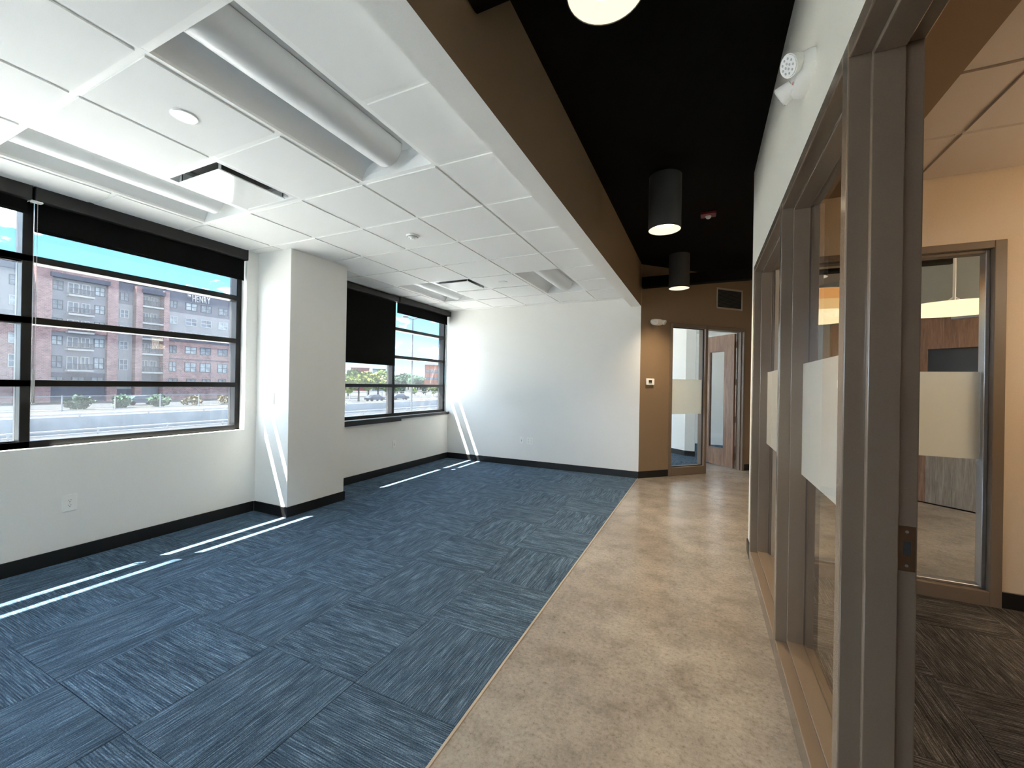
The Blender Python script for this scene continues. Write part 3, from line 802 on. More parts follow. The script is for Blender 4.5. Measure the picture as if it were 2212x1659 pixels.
d2 = empty('door_2'); struct(d2, 'brown hollow metal frame with sidelight and open wood door', 'door')
def dm(name, a, b, c, d, e_, f_, par=d2, mat='office_frame', bev=0.004):
    return MB(XE).box(a, b, c, d, e_, f_).build(name, mat, par, bevel=bev)
dm('jamb', 0.57, 0.62, -0.015, 0.135, 0, 2.42); dm('mullion', 1.285, 1.335, -0.015, 0.135, 0, 2.42); dm('jamb', 2.12, 2.17, -0.015, 0.135, 0, 2.42)
dm('head', 0.62, 1.285, -0.015, 0.135, 2.365, 2.42); dm('head', 1.335, 2.12, -0.015, 0.135, 2.365, 2.42)
dm('sill_rail', 0.62, 1.285, -0.015, 0.135, 0, 0.13)
pn = dm('pane', 0.62, 1.285, 0.045, 0.053, 0.13, 2.365, mat='clear_glass', bev=0)
MB(XE).box(0.625, 1.28, 0.0535, 0.0545, 0.975, 1.535).build('frosted_band', 'frosted_film', pn)
for a, b, z0, z1 in ((0.62, 0.632, 0.13, 2.365), (1.273, 1.285, 0.13, 2.365), (0.62, 1.285, 0.13, 0.142), (0.62, 1.285, 2.353, 2.365)):
    MB(XE).box(a, b, 0.028, 0.045, z0, z1).build('glazing_bead', 'slot_dark', pn)
for s_ in (2.104, 1.335):
    MB(XE).box(s_, s_+0.016, 0.03, 0.085, 0, 2.365).build('door_stop', 'office_frame', d2, bevel=0.002)
# leaf, hinged on the right jamb, open a little past square
hx = XE @ Vector((2.115, 0.135, 0))
lf = empty('wood_door', (hx.x, hx.y, 0.012), A45+PI-math.radians(93))
tag(lf, 'open wood door with tall glass panel at the end of the hallway', 'door')
LW, LH, LT = 0.78, 2.34, 0.045
SH = [((0, 0.21), (0, LH)), ((0.56, LW), (0, LH)), ((0.21, 0.56), (0, 0.30)), ((0.21, 0.56), (2.06, LH))]
for (a, b), (c, d) in SH:
    MB().box(a, b, 0.0, LT, c, d).build('door_stile' if d-c > 2 else 'door_rail', 'wood_door', lf, bevel=0.001)
gp = MB().box(0.21, 0.56, 0.018, 0.026, 0.30, 2.06).build('glass_panel', 'clear_glass', lf)
for a, b, c, d in ((0.21, 0.222, 0.30, 2.06), (0.548, 0.56, 0.30, 2.06), (0.21, 0.56, 0.30, 0.312), (0.21, 0.56, 2.048, 2.06)):
    MB().box(a, b, 0.004, LT-0.004, c, d).build('glazing_bead', 'wood_door_dark', gp)
for z in (0.2, 0.85, 1.5, 2.15):
    MB().tube((-0.006, -0.006, z-0.055), (-0.006, -0.006, z+0.055), 0.008, 10).build('hinge', 'bronze_metal', lf, smooth=True)
    MB().box(0, 0.004, 0.002, 0.04, z-0.055, z+0.055).build('hinge_leaf', 'bronze_metal', lf)
MB().tube((LW-0.06, -0.05, 0.98), (LW-0.06, LT+0.05, 0.98), 0.01, 10).build('handle_spindle', 'steel', lf, smooth=True)
for s in (-0.05, LT+0.05):
    MB().tube((LW-0.06, s, 0.98), (LW-0.17, s, 0.98), 0.009, 10).build('door_handle', 'steel', lf, smooth=True)

# things on the end wall
def on_end(s, z): p_ = XE @ Vector((s, 0, 0)); return (p_.x, p_.y, z)
vg = empty('return_grille', on_end(1.787, 2.896), A45+PI)
w2, h2 = 0.29, 0.175
for a, b, c, d in ((-w2, w2, h2-0.03, h2), (-w2, w2, -h2, -h2+0.03), (-w2, -w2+0.03, -h2+0.03, h2-0.03), (w2-0.03, w2, -h2+0.03, h2-0.03)):
    MB().box(a, b, 0, 0.012, c, d).build('frame', 'trim_strip', vg, bevel=0.003)
MB().box(-w2+0.03, w2-0.03, 0.0, 0.002, -h2+0.03, h2-0.03).build('backing', 'deck_black', vg)
for i in range(14):
    z = -h2+0.04+i*0.0205
    MB()._add([(-w2+0.03, 0.003, z), (w2-0.03, 0.003, z), (w2-0.03, 0.011, z+0.012), (-w2+0.03, 0.011, z+0.012), (-w2+0.03, 0.004, z-0.001), (w2-0.03, 0.004, z-0.001), (w2-0.03, 0.012, z+0.011), (-w2+0.03, 0.012, z+0.011)],
              [(0, 1, 2, 3), (4, 7, 6, 5), (0, 4, 5, 1), (3, 2, 6, 7), (0, 3, 7, 4), (1, 5, 6, 2)]).build('louver', 'slot_dark', vg)
tag(vg, 'dark return air grille in a pale frame above the door', 'air vent')
emergency(on_end(0.305, 2.412), A45+PI, 'small cream twin head emergency light beside the angled door', 0.82)
th = empty('thermostat', on_end(0.192, 1.482), A45+PI)
MB().box(-0.075, 0.075, 0, 0.024, -0.05, 0.05).build('body', 'plastic_white', th, bevel=0.006, seg=2)
MB().box(-0.028, 0.034, 0.0238, 0.0246, -0.016, 0.026).build('display', 'slot_dark', th)
MB().box(-0.028, 0.034, 0.0238, 0.0248, -0.034, -0.026).build('button_row', 'fence_grey', th)
tag(th, 'white thermostat with dark display on the brown wall', 'thermostat')

# ------------------------------------------------------------------ room past the angled door
er = MB().box(XO, XB1, YF+0.12, 11.4, -0.12, -0.006)
er._add([(XB1, YF+0.15, -0.006), (1.0, 8.45, -0.006), (1.0, 11.4, -0.006), (XB1, 11.4, -0.006)], [(0, 1, 2, 3)])
ero = er.build('floor_end_room', 'slot_dark'); struct(ero, 'grey carpet past the angled door, sky blue light in its colour', 'floor')
inv45 = XE.inverted()
for i in range(12):
    for j in range(9):
        x0, y0 = -4.37+0.6*i - (0.0), YF+0.15+0.6*j
        if x0 > 0.7: continue
        cpt = inv45 @ Vector((x0+0.6, y0, 0))
        if cpt.y < 0.03 and x0 > XB1-0.7: continue
        carpet_cell(x0, x0+0.6, y0, y0+0.6, (i+j) % 2 == 0, ero, 'carpet')
# strip of cut tiles against the threshold
thp = MB(XE).box(0.0, 2.6, 0.06, 0.90, -0.006, -0.001).build('carpet_border', 'carpet', ero)
struct(MB().box(XW, 1.1, 11.28, 11.4, 0, ZD).build('wall_end_room_back', 'wall_paint'), 'white back wall of the room past the door', 'wall')
struct(MB().box(0.96, 1.08, 8.46, 11.28, 0, ZD).build('wall_end_room_right', 'wall_paint'), 'white right wall of the room past the door', 'wall')
P42 = basis((-0.337, 9.161), math.radians(139))
pr_ = MB(); pr_.extr([(-0.337, 9.161), (-1.09, 9.815), (-0.95, 9.96), (-0.15, 9.40), (-0.149, 9.13)], 2, 0, 2.75)
struct(pr_.build('wall_stub', 'wall_paint'), 'white wall corner seen through the sidelight', 'wall')
prb = MB(); prb.extr([(-0.337, 9.149), (-1.10, 9.810), (-1.09, 9.822), (-0.335, 9.163), (-0.140, 9.142), (-0.140, 9.118)], 2, 0, 0.105)
struct(prb.build('baseboard_stub', 'base_black'), 'black baseboard of the wall corner past the door', 'baseboard')
struct(MB().extr([(XW, YF+0.13), (-0.95, YF+0.13), (0.95, 8.53), (0.95, 11.28), (XW, 11.28)], 2, 2.76, 2.80).build('ceiling_end_room', 'tile_white'), 'white ceiling of the room past the door', 'ceiling')

# ------------------------------------------------------------------ lobby beyond the hallway
L0 = (0.943, 8.337); LA = math.radians(-42)
XL = basis(L0, LA)
lw = MB(XL); 
lw.box(0, 1.0, 0, 0.12, 0, ZD).box(1.0, 2.98, 0, 0.12, 2.44, ZD).box(2.98, 5.6, 0, 0.12, 0, ZD)
struct(lw.build('wall_lobby', 'drywall_grey'), 'grey lobby wall with wooden double doors', 'wall')
struct(MB().box(5.0, 5.15, YB, 9.0, 0, ZD).build('wall_sky_block', 'drywall_grey'), 'unseen grey wall added on the right to keep sky light out', 'wall')  # out of view, added to keep sky light from leaking in
struct(MB().box(1.2, 5.0, 3.95, 8.6, 3.02, 3.06).build('ceiling_lobby', 'tile_office'), 'tan tile ceiling of the lobby', 'ceiling')
struct(MB(XL).box(0.8, 3.2, 0.24, 0.34, 0, ZD).box(0.8, 3.2, 0.0, 0.24, -0.12, 0.0).build('lobby_light_block', 'drywall_grey'), 'grey backing added behind the lobby doors to block light leaks', 'wall')  # unseen backing added to stop sky light leaking under the doors
d3 = empty('door_3'); struct(d3, 'grey frame of the wooden double doors in the lobby', 'door frame')
for a, b, z0, z1 in ((1.0, 1.05, 0, 2.44), (2.93, 2.98, 0, 2.44), (1.05, 2.93, 2.39, 2.44)):
    MB(XL).box(a, b, -0.015, 0.10, z0, z1).build('jamb' if z0 == 0 else 'head', 'drywall_grey', d3, bevel=0.003)
for k, (a, b, lab) in enumerate(((1.055, 1.988, 'wooden lobby door leaf seen through the partition glass'), (1.992, 2.925, 'wooden lobby door leaf with glass panel seen through the office window'))):
    o_ = XL @ Vector((a, 0.02, 0)); lo = empty('lobby_door', (o_.x, o_.y, 0.01), LA); w = b-a
    tag(lo, lab, 'door', 'wooden lobby doors')
    for nm, (x0, x1), (z0, z1), mt in (('door_stile', (0, 0.16), (0, 2.37), 'wood_door'), ('door_stile', (w-0.16, w), (0, 2.37), 'wood_door'), ('top_rail', (0.16, w-0.16), (1.93, 2.37), 'wood_door'), ('bottom_rail', (0.16, w-0.16), (0, 1.0), 'oak_lower')):
        MB().box(x0, x1, 0, 0.045, z0, z1).build(nm, mt, lo, bevel=0.001)
    g_ = MB().box(0.16, w-0.16, 0.018, 0.026, 1.0, 1.93).build('glass_panel', 'apt_glass', lo)
    MB().box(0.16, w-0.16, 0.012, 0.03, 1.0, 1.015).build('glazing_bead', 'slot_dark', g_); MB().box(0.16, w-0.16, 0.012, 0.03, 1.915, 1.93).build('glazing_bead', 'slot_dark', g_)
    MB().box(w*0.42, w*0.42+0.32, -0.06, -0.001, 2.27, 2.335).build('closer_body', 'steel', lo, bevel=0.004)
    MB().tube((w*0.42+0.05, -0.05, 2.345), (w*0.42+0.30, -0.20, 2.37), 0.010, 8).build('closer_arm', 'slot_dark', lo)
    MB().tube((w*0.42+0.30, -0.20, 2.37), (w*0.42+0.42, -0.03, 2.40), 0.010, 8).build('closer_arm', 'slot_dark', lo)

def drum(pos, tiers, label, ztop):
    root = empty('drum_pendant', pos)
    for (z0, z1, r, mt) in tiers:
        MB().lathe([(r, z0), (r, z1), (r-0.006, z1), (r-0.006, z0), (r, z0)], n=48).build('shade', mt, root, smooth=True)
    z0, r = tiers[0][0], tiers[0][2]
    MB().disc((0, 0, z0+0.004), r-0.004, 48).build('diffuser', tiers[0][3], root)
    MB().disc((0, 0, tiers[-1][1]-0.01), tiers[-1][2]-0.006, 48, down=False).build('top_cap', 'plastic_white', root)
    zt = tiers[-1][1]
    MB().tube((0, 0, zt-0.012), (0, 0, ztop-pos[2]), 0.012, 10).build('stem', 'plastic_white', root, smooth=True)
    MB().lathe([(0.0, ztop-pos[2]-0.03), (0.09, ztop-pos[2]-0.02), (0.10, ztop-pos[2]-0.001)], n=24).build('canopy', 'plastic_white', root, smooth=True)
    for s in (-1, 1):
        MB().tube((0, 0, zt+0.10), (s*0.13, 0, zt-0.01), 0.008, 8).build('yoke', 'plastic_white', root, smooth=True)
    tag(root, label, 'pendant light', 'lobby drum pendants')
    return root
drum((0.98, 4.95, 2.09), [(0.0, 0.055, 0.36, 'drum_low'), (0.055, 0.15, 0.36, 'drum_mid'), (0.15, 0.25, 0.36, 'drum_top')], 'glowing orange drum pendant seen through the partition glass', ZD)
drum((2.25, 5.56, 2.215), [(0.0, 0.04, 0.46, 'drum_low')], 'flat glowing disc pendant seen through the office window', 3.02)
drum((3.4, 5.3, 2.15), [(0.0, 0.055, 0.36, 'drum_lit'), (0.055, 0.15, 0.36, 'drum_lit'), (0.15, 0.25, 0.36, 'drum_lit')], 'unseen drum pendant added to light the lobby', 3.02)  # extra drum out of view, set bright to light the lobby

# ------------------------------------------------------------------ private office at right
YO = 3.78
of = MB().box(XR1, 5.0, -1.5, YO+0.12, -0.006, 0.0003).build('floor_office', 'slot_dark'); struct(of, 'carpet of the private office, dim warm light in its colour', 'floor')
OX = [XR1+0.02, 1.05, 1.65, 2.25, 2.85, 3.3]
OY = [-1.5+0.6*i for i in range(9)] + [YO]
for i in range(len(OX)-1):
    for j in range(len(OY)-1):
        if OY[j+1]-OY[j] < 0.03: continue
        carpet_cell(OX[i], OX[i+1], OY[j], OY[j+1], (i+j) % 2 == 0, of, 'carpet_warm_dim', z=0.0065)
ow = MB().box(XR1, 0.66, YO, YO+0.12, 0, ZD).box(0.66, 1.76, YO, YO+0.12, 2.40, ZD).box(1.76, 3.3, YO, YO+0.12, 0, ZD)
struct(ow.build('wall_office_back', 'office_paint'), 'tan office wall with an interior window', 'wall')
struct(MB().box(3.3, 3.42, -1.62, YO+0.12, 0, ZD).build('wall_office_right', 'office_paint'), 'tan right wall of the office', 'wall')
struct(MB().box(XR1, 3.3, -1.62, -1.5, 0, ZD).build('wall_office_front', 'office_paint'), 'tan wall of the office behind the camera', 'wall')
struct(MB().box(XR1+0.001, XR1+0.012, -1.5, 0.44, 0, 2.86).box(XR1+0.001, XR1+0.012, 0.44, 3.78, 2.40, 2.86).build('wall_office_left', 'office_paint'), 'tan office face of the hallway wall', 'wall')
baseb('baseboard_office', [(1.775, 3.3, YO-T, YO, 0.007, 0.112)], 'black baseboard of the office wall at right')
oc = MB().box(XR1, 3.3, -1.5, YO, 2.94, 2.97).build('ceiling_office', 'deck_black'); struct(oc, 'tan tile ceiling of the private office', 'ceiling')
ZO = 2.88
ox = [XR1, 1.03, 1.295, 1.295+G, 1.295+2*G, 3.3]; oy = [YO-G*k for k in range(10)][::-1]
oy = [max(-1.5, v) for v in oy]
for i in range(1, len(ox)-1):
    for j in range(len(oy)-1):
        if oy[j+1]-oy[j] < 0.05: continue
        ceil_tile(ox[i], ox[i+1], oy[j], oy[j+1], oc, 'tile_office', ZO)
for x in ox[2:-1]: MB().box(x-0.012, x+0.012, -1.5, YO, ZO, ZO+0.03).build('grid_tee', 'tile_office', oc)
for y in oy[1:-1]: MB().box(1.03, 3.3, y-0.012, y+0.012, ZO+0.0005, ZO+0.03).build('grid_tee', 'tile_office', oc)
MB().box(XR1+0.013, 1.03, -1.5, YO, ZO-0.04, ZO+0.05).build('soffit', 'brown_paint', oc)
# interior window of the office
w7 = empty('window_6'); struct(w7, 'tan framed interior window between office and lobby', 'window')
def om(name, x0, x1, z0, z1, st=None):
    o = MB().box(x0, x1, YO-0.025, YO+0.145, z0, z1).build(name, 'office_frame', w7, bevel=0.004, seg=2)
    if st: MB().box(st[0], st[1], YO+0.02, YO+0.09, st[2], st[3]).build('glazing_stop', 'steel' if name != 'head' else 'office_frame', o, bevel=0.003)
    return o
om('jamb', 0.61, 0.66, 0, 2.405, (0.66, 0.676, 0.10, 2.355)); om('jamb', 1.713, 1.771, 0, 2.405, (1.69, 1.713, 0.10, 2.355))
om('head', 0.66, 1.713, 2.355, 2.405, (0.676, 1.69, 2.335, 2.355)); om('sill_rail', 0.66, 1.713, 0, 0.10, (0.676, 1.69, 0.10, 0.118))
pw = MB().box(0.66, 1.713, YO+0.05, YO+0.058, 0.10, 2.355).build('pane', 'clear_glass', w7)
MB().box(0.678, 1.688, YO+0.0585, YO+0.0595, 0.955, 1.545).build('frosted_band', 'frosted_film', pw)
# office drum pendant (lights the office, just outside the view)
drum((2.75, 2.45, 2.2), [(0.0, 0.055, 0.36, 'drum_lit'), (0.055, 0.15, 0.36, 'drum_lit'), (0.15, 0.25, 0.36, 'drum_lit')], 'glowing drum pendant inside the private office', ZO)

# ------------------------------------------------------------------ outdoors
AX = -97.0; KK = 97.0/30.0
def FY(v): return v*KK
def FZ(v): return (v-1.405)*KK+1.405
ZG1, ZG0 = -2.85, -4.6
g = MB().box(-60, -50, -120, 400, ZG0-0.5, ZG0)
tag(g.build('ground', 'asphalt'), 'grey road surface below the retaining wall', 'ground', kind='structure')
g = MB().box(-50, XO-0.02, -120, 400, ZG0-0.5, ZG0)
tag(g.build('ground_bounce', 'bounce_paving'), 'unseen paving below the windows, pale to bounce sunlight indoors', 'ground', kind='structure')
g = MB().box(-700, -60.4, -300, 900, ZG1-2.3, ZG1)
tag(g.build('ground_upper', 'ground_pale'), 'pale ground in front of the apartments', 'ground', kind='structure')
g = MB().box(-60.4, -60, -120, 400, ZG0, ZG1+0.05)
tag(g.build('retaining_wall', 'concrete_pale'), 'long pale concrete retaining wall beside the road', 'wall', kind='structure')
g = MB().box(-88, -76, -120, 400, ZG1, ZG1+0.02)
tag(g.build('road', 'asphalt'), 'asphalt street in front of the brick apartments', 'road', kind='structure')

apt = empty('apartment_building', (AX, FY(12.5), ZG1))
tag(apt, 'brick and grey apartment building with balconies and white rooftop sign', 'building')
ainv = Matrix.Translation(-Vector(apt.location))
def ablk(name, y0, y1, z0, z1, mat, d0=0.0, depth=12.0, par=apt):
    return MB(ainv).box(AX-depth, AX+d0, FY(y0), FY(y1), FZ(z0), FZ(z1)).build(name, mat, par)
zb = 1.405+(ZG1-1.405)/KK
# left grey block
ablk('wall_block', 2.0, 8.24, 4.35, 6.95, 'panel_light', -1.0); ablk('wall_block', 2.0, 8.24, zb, 4.35, 'apartment_brick', -1.0)
ablk('parapet', 2.0, 8.24, 6.6, 6.98, 'panel_mid', -0.85)
# projecting brick block with grey bay
ablk('brick_pier', 8.27, 8.80, zb, 7.02, 'apartment_brick', 0.9); ablk('brick_pier', 10.93, 11.37, zb, 7.02, 'apartment_brick', 0.9)
ablk('brick_top', 8.80, 10.93, 6.62, 7.02, 'apartment_brick', 0.9); ablk('wall_block', 8.80, 10.93, 4.25, 6.62, 'panel_mid', 0.2)
ablk('brick_spandrel', 8.80, 10.93, 3.72, 4.25, 'apartment_brick', 0.6); ablk('wall_block', 8.80, 10.93, 1.62, 3.72, 'panel_mid', 0.2)
ablk('brick_base', 8.80, 10.93, zb, 1.62, 'cornice_dark', 0.3)
ablk('cornice', 8.72, 10.98, 6.44, 6.66, 'cornice_dark', 1.3)
ablk('cap', 8.24, 11.40, 7.02, 7.06, 'apartment_trim', 1.0)
# recessed strip
ablk('wall_block', 11.37, 12.19, 5.62, 6.86, 'panel_dark', -0.6); ablk('wall_block', 11.37, 12.19, 0.75, 5.62, 'panel_light', -0.6); ablk('brick_base', 11.37, 12.19, zb, 0.75, 'cornice_dark', -0.6)
# balcony bay
ablk('brick_pier', 12.19, 12.50, zb, 6.72, 'apartment_brick', 0.7); ablk('brick_pier', 13.54, 13.82, zb, 6.72, 'apartment_brick', 0.7)
ablk('wall_block', 12.50, 13.54, zb, 6.60, 'panel_mid', -1.0); ablk('cornice', 12.46, 13.58, 6.40, 6.62, 'cornice_dark', 1.0)
ablk('wall_block', 12.19, 13.82, 6.6, 6.84, 'panel_dark', -0.4)
# right wing
ablk('wall_block', 13.82, 24.0, 5.58, 6.92, 'panel_dark', -0.4); ablk('wall_block', 13.82, 24.0, 3.92, 5.58, 'panel_light', -0.4)
ablk('wall_block', 13.82, 24.0, zb, 3.92, 'apartment_brick', -0.4); ablk('belt_course', 13.82, 24.0, 3.76, 3.92, 'cornice_dark', -0.25); ablk('belt_course', 13.82, 24.0, 2.62, 2.67, 'cornice_dark', -0.3)
ablk('cap', 11.40, 24.0, 6.92, 6.95, 'apartment_trim', -0.2)
WM = {}
def awin(yc, zc, w, h, frame='win_dark_frame', glass='apt_glass', d=0.0, nx=2, nz=2):
    key = (frame, glass, nx, nz, round(w, 2), round(h, 2))
    if key not in WM:
        W_, H_ = w*KK, h*KK; t_ = 0.10
        m = MB()
        m.box(0, 0.12, -W_/2, W_/2, -H_/2, -H_/2+t_).box(0, 0.12, -W_/2, W_/2, H_/2-t_, H_/2)
        m.box(0, 0.12, -W_/2, -W_/2+t_, -H_/2+t_, H_/2-t_).box(0, 0.12, W_/2-t_, W_/2, -H_/2+t_, H_/2-t_)
        for i in range(1, nx): m.box(0.01, 0.11, -W_/2+W_*i/nx-0.05, -W_/2+W_*i/nx+0.05, -H_/2+t_, H_/2-t_)
        for i in range(1, nz): m.box(0.01, 0.10, -W_/2+t_, W_/2-t_, -H_/2+H_*i/nz-0.045, -H_/2+H_*i/nz+0.045)
        WM[key] = (m.mesh('window', frame), MB().box(0, 0.05, -W_/2+t_, W_/2-t_, -H_/2+t_, H_/2-t_).mesh('pane', glass))
    a, b = WM[key]
    o = link('window', a, apt, (d, FY(yc)-apt.location.y, FZ(zc)-apt.location.z)); link('pane', b, o)
    return o
rows = (6.05, 5.07, 4.14, 3.24, 2.15)
hts = (0.49, 0.48, 0.48, 0.48, 0.62)
def balcony(y0, y1, zf, d, dep, h):
    b = MB(ainv).box(AX+d, AX+d+dep, FY(y0), FY(y1), FZ(zf)-0.35, FZ(zf)-0.05).build('balcony', 'apartment_trim', apt)
    m = MB(ainv); z0, z1 = FZ(zf)-0.05, FZ(zf)+0.95
    m.box(AX+d+dep-0.06, AX+d+dep, FY(y0), FY(y1), z1-0.08, z1).box(AX+d+dep-0.06, AX+d+dep, FY(y0), FY(y1), z0+0.05, z0+0.12)
    n = int((FY(y1)-FY(y0))/0.16)
    for i in range(n+1):
        yv = FY(y0)+(FY(y1)-FY(y0))*i/n
        m.box(AX+d+dep-0.045, AX+d+dep-0.015, yv-0.028, yv+0.028, z0, z1)
    m.build('railing', 'apt_rail', b)
for k, (z, h) in enumerate(zip(rows, hts)):
    awin(9.045, z+0.02, 0.41, h, 'win_dark_frame', 'apt_glass' if k != 3 else 'apt_glass_light', 0.21)
    awin(10.66, z+0.01, 0.42, h, 'win_dark_frame', 'apt_glass_light', 0.21)
    awin(9.62, z-0.02, 0.44, h+0.05, 'win_white_frame', 'apt_glass', 0.21, 2, 1); awin(10.1, z-0.02, 0.34, h+0.05, 'win_white_frame', 'apt_glass', 0.21, 2, 1)
    balcony(9.34, 10.34, z-0.36, 0.2, 1.2, h)
    awin(11.80, z, 0.40, h, 'win_dark_frame' if k == 0 else 'win_white_frame', 'apt_glass', -0.59)
    awin(12.83, z-0.03, 0.34, h+0.05, 'win_white_frame', 'apt_glass', -0.99, 2, 1); awin(13.24, z-0.03, 0.34, h+0.05, 'win_white_frame', 'apt_glass', -0.99, 2, 1)
    balcony(12.50, 13.54, z-0.36, -0.9, 1.5, h)
    for j, (yc, w) in enumerate(((14.17, 0.40), (15.16, 0.66), (16.03, 0.65), (17.1, 0.62), (18.1, 0.62), (19.2, 0.62), (20.3, 0.62), (21.4, 0.62))):
        awin(yc, z, w, h, 'win_dark_frame' if k in (0, 3, 4) else 'win_white_frame', 'apt_glass_light' if (k == 4 or (j+k) % 3 == 1) else 'apt_glass', -0.39)
    for j, yc in enumerate((2.6, 3.4, 4.4, 5.3, 6.2, 7.0, 7.75)):
        awin(yc, z, 0.46, h, 'win_dark_frame' if k == 0 else 'win_white_frame', 'apt_glass_light' if (j+k) % 2 else 'apt_glass', -0.99)
for j, yc in enumerate((9.05, 9.85, 10.6, 14.2, 15.2, 16.1, 17.1)):
    awin(yc, 1.20, 0.5, 0.42, 'win_dark_frame', 'apt_glass', 0.31 if yc < 11 else -0.39)
# rooftop sign
def letter(ch, y, z, size, sx, mat='sign_white'):
    cu = bpy.data.curves.new('letter', 'FONT'); cu.body = ch; cu.size = size; cu.extrude = 0.06; cu.align_x = 'LEFT'
    t_ = bpy.data.objects.new('tmp', cu); COL.objects.link(t_)
    dg = bpy.context.evaluated_depsgraph_get(); me = bpy.data.meshes.new_from_object(t_.evaluated_get(dg))
    wdt = max(v.co.x for v in me.vertices)
    bpy.data.objects.remove(t_)
    me.materials.clear(); me.materials.append(MATS[mat])
    link('sign_letter', me, apt, (0.1, y-apt.location.y, z-apt.location.z), (PI/2, 0, PI/2), (sx, 1, 1))
    return wdt*sx
bpy.context.view_layer.update()
yl = FY(15.12)
for ch in 'HENRY':
    yl += letter(ch, yl, FZ(6.41), 1.95, 0.50) + 0.12
yl = FY(14.86)
for ch in 'THE':
    yl += letter(ch, yl, FZ(6.66), 0.62, 0.45) + 0.06

# trees
def crown_mesh(name, mat, n, rx, rz, seed, leaf=0.5):
    rnd = random.Random(seed); V = []; F = []
    blobs = [(rnd.uniform(-0.55, 0.55)*rx, rnd.uniform(-0.55, 0.55)*rx, rnd.uniform(-0.5, 0.6)*rz, rnd.uniform(0.4, 0.62)) for _ in range(9)]
    for i in range(n):
        bx_, by_, bz_, br_ = rnd.choice(blobs)
        d = Vector((rnd.gauss(0, 1), rnd.gauss(0, 1), rnd.gauss(0, 1))).normalized()*(rnd.random()**0.4)
        c = Vector((bx_+d.x*br_*rx, by_+d.y*br_*rx, bz_+d.z*br_*rz))
        a = Vector((rnd.gauss(0, 1), rnd.gauss(0, 1), rnd.gauss(0, 1))).normalized(); b_ = a.orthogonal().normalized()
        s = leaf*rnd.uniform(0.5, 1.2); o = len(V)
        V += [tuple(c+a*s), tuple(c+b_*s*0.6), tuple(c-a*s), tuple(c-b_*s*0.6)]; F.append((o, o+1, o+2, o+3))
    me = bpy.data.meshes.new(name); me.from_pydata(V, [], F); me.materials.append(MATS[mat]); return me
CR = [crown_mesh('foliage', 'leaf_a', 1500, 3.2, 2.9, 1), crown_mesh('foliage', 'leaf_b', 1500, 3.0, 2.7, 2), crown_mesh('foliage', 'leaf_c', 1500, 3.6, 3.0, 3)]
TK = MB().tube((0, 0, 0), (0, 0, 3.4), 0.24, 8, 0.15).tube((0, 0, 2.6), (0.9, 0.4, 4.6), 0.12, 6, 0.05).tube((0, 0, 2.4), (-0.8, 0.5, 4.4), 0.12, 6, 0.05).mesh('trunk', 'bark')
def tree(az, d, h, kind, label, grp, z0=ZG1):
    x, y = -math.sin(math.radians(az))*d, math.cos(math.radians(az))*d; s = h/7.0
    root = empty('tree', (x, y, z0), random.uniform(0, 6)); root.scale = (s*random.uniform(0.95, 1.2),)*2 + (s,)
    link('trunk', TK, root); link('foliage', CR[kind], root, (0, 0, 4.3))['kind'] = 'stuff'
    tag(root, label, 'tree', grp)
yel = ['leftmost', 'second', 'third', 'fourth', 'fifth', 'sixth', 'seventh']
for i, (az, d, h, k) in enumerate(((48.4, 112, 7.0, 0), (46.9, 128, 7.8, 0), (45.6, 94, 6.3, 1), (44.4, 120, 7.5, 1), (43.2, 106, 6.7, 1), (42.1, 136, 8.0, 0))):
    tree(az, d, h, k, f'{"yellow green" if k else "green"} street tree below the lowered blind, {yel[i]} from the column', 'street trees past the road')
fo = ['first', 'second', 'third', 'fourth', 'fifth', 'sixth', 'seventh', 'eighth', 'ninth', 'tenth']
for i in range(9):
    tree(41.4-i*0.42, 196+((i*3) % 10)*11, 6.6+((i*3) % 10)*0.38, 2, f'dark green far tree under the blue hills, {fo[i]} from the mullion', 'far dark trees')
for i, (az, d, h) in enumerate(((41.0, 125, 2.6), (40.2, 132, 3.0), (38.4, 128, 2.5), (37.0, 135, 3.2), (35.9, 124, 3.4), (35.0, 130, 3.6))):
    tree(az, d+8, h, 2 if i % 2 else 0, f'low shrub in front of the orange building, {fo[i]} from the mullion', 'low shrubs past the road')
# far buildings
def ray_pt(az, d, z): return (-math.sin(math.radians(az))*d, math.cos(math.radians(az))*d, z)
ob = empty('office_block', ray_pt(36.2, 260, ZG1), math.radians(36.2))
tag(ob, 'orange brick office block with dark window strips', 'building')
MB().box(-4.4, 4.4, 0, 14, 0, 15.6).build('wall_block', 'orange_brick', ob)
MB().box(4.4, 7.2, 0.6, 14, 0, 15.2).build('side_wall', 'panel_dark', ob); MB().box(-7.6, -4.4, 2, 12, 0, 6.8).build('low_wing', 'orange_brick', ob)
for r, zc in enumerate((11.4, 6.9)):
    for c in range(3):
        w = MB().box(-3.9+c*2.75, -1.6+c*2.75, -0.06, 0.06, zc-0.75, zc+0.75).build('window', 'win_dark_frame', ob)
        MB().box(-3.8+c*2.75, -1.7+c*2.75, -0.08, -0.05, zc-0.65, zc+0.65).build('pane', 'apt_glass', w)
for c in (-1.45, 1.3): MB().box(c-0.09, c+0.09, -0.12, 0.02, 0, 15.6).build('pilaster', 'win_dark_frame', ob)
rb = empty('red_building', ray_pt(45.4, 205, ZG1), math.radians(45.4)); tag(rb, 'dark red building behind the yellow green trees', 'building')
MB().box(-4.2, 3.8, 0, 10, 0, 10.6).build('wall_block', 'red_clad', rb); MB().box(-4.4, 4.0, -0.2, 10, 10.6, 10.9).build('cap', 'cornice_dark', rb)
for c in range(3):
    MB().box(-3.4+c*2.5, -1.8+c*2.5, -0.06, 0.05, 7.6, 9.4).build('window', 'apt_glass', rb)
tb = empty('glass_building', ray_pt(43.1, 210, ZG1), math.radians(43.1)); tag(tb, 'teal glass building behind the yellow green trees', 'building')
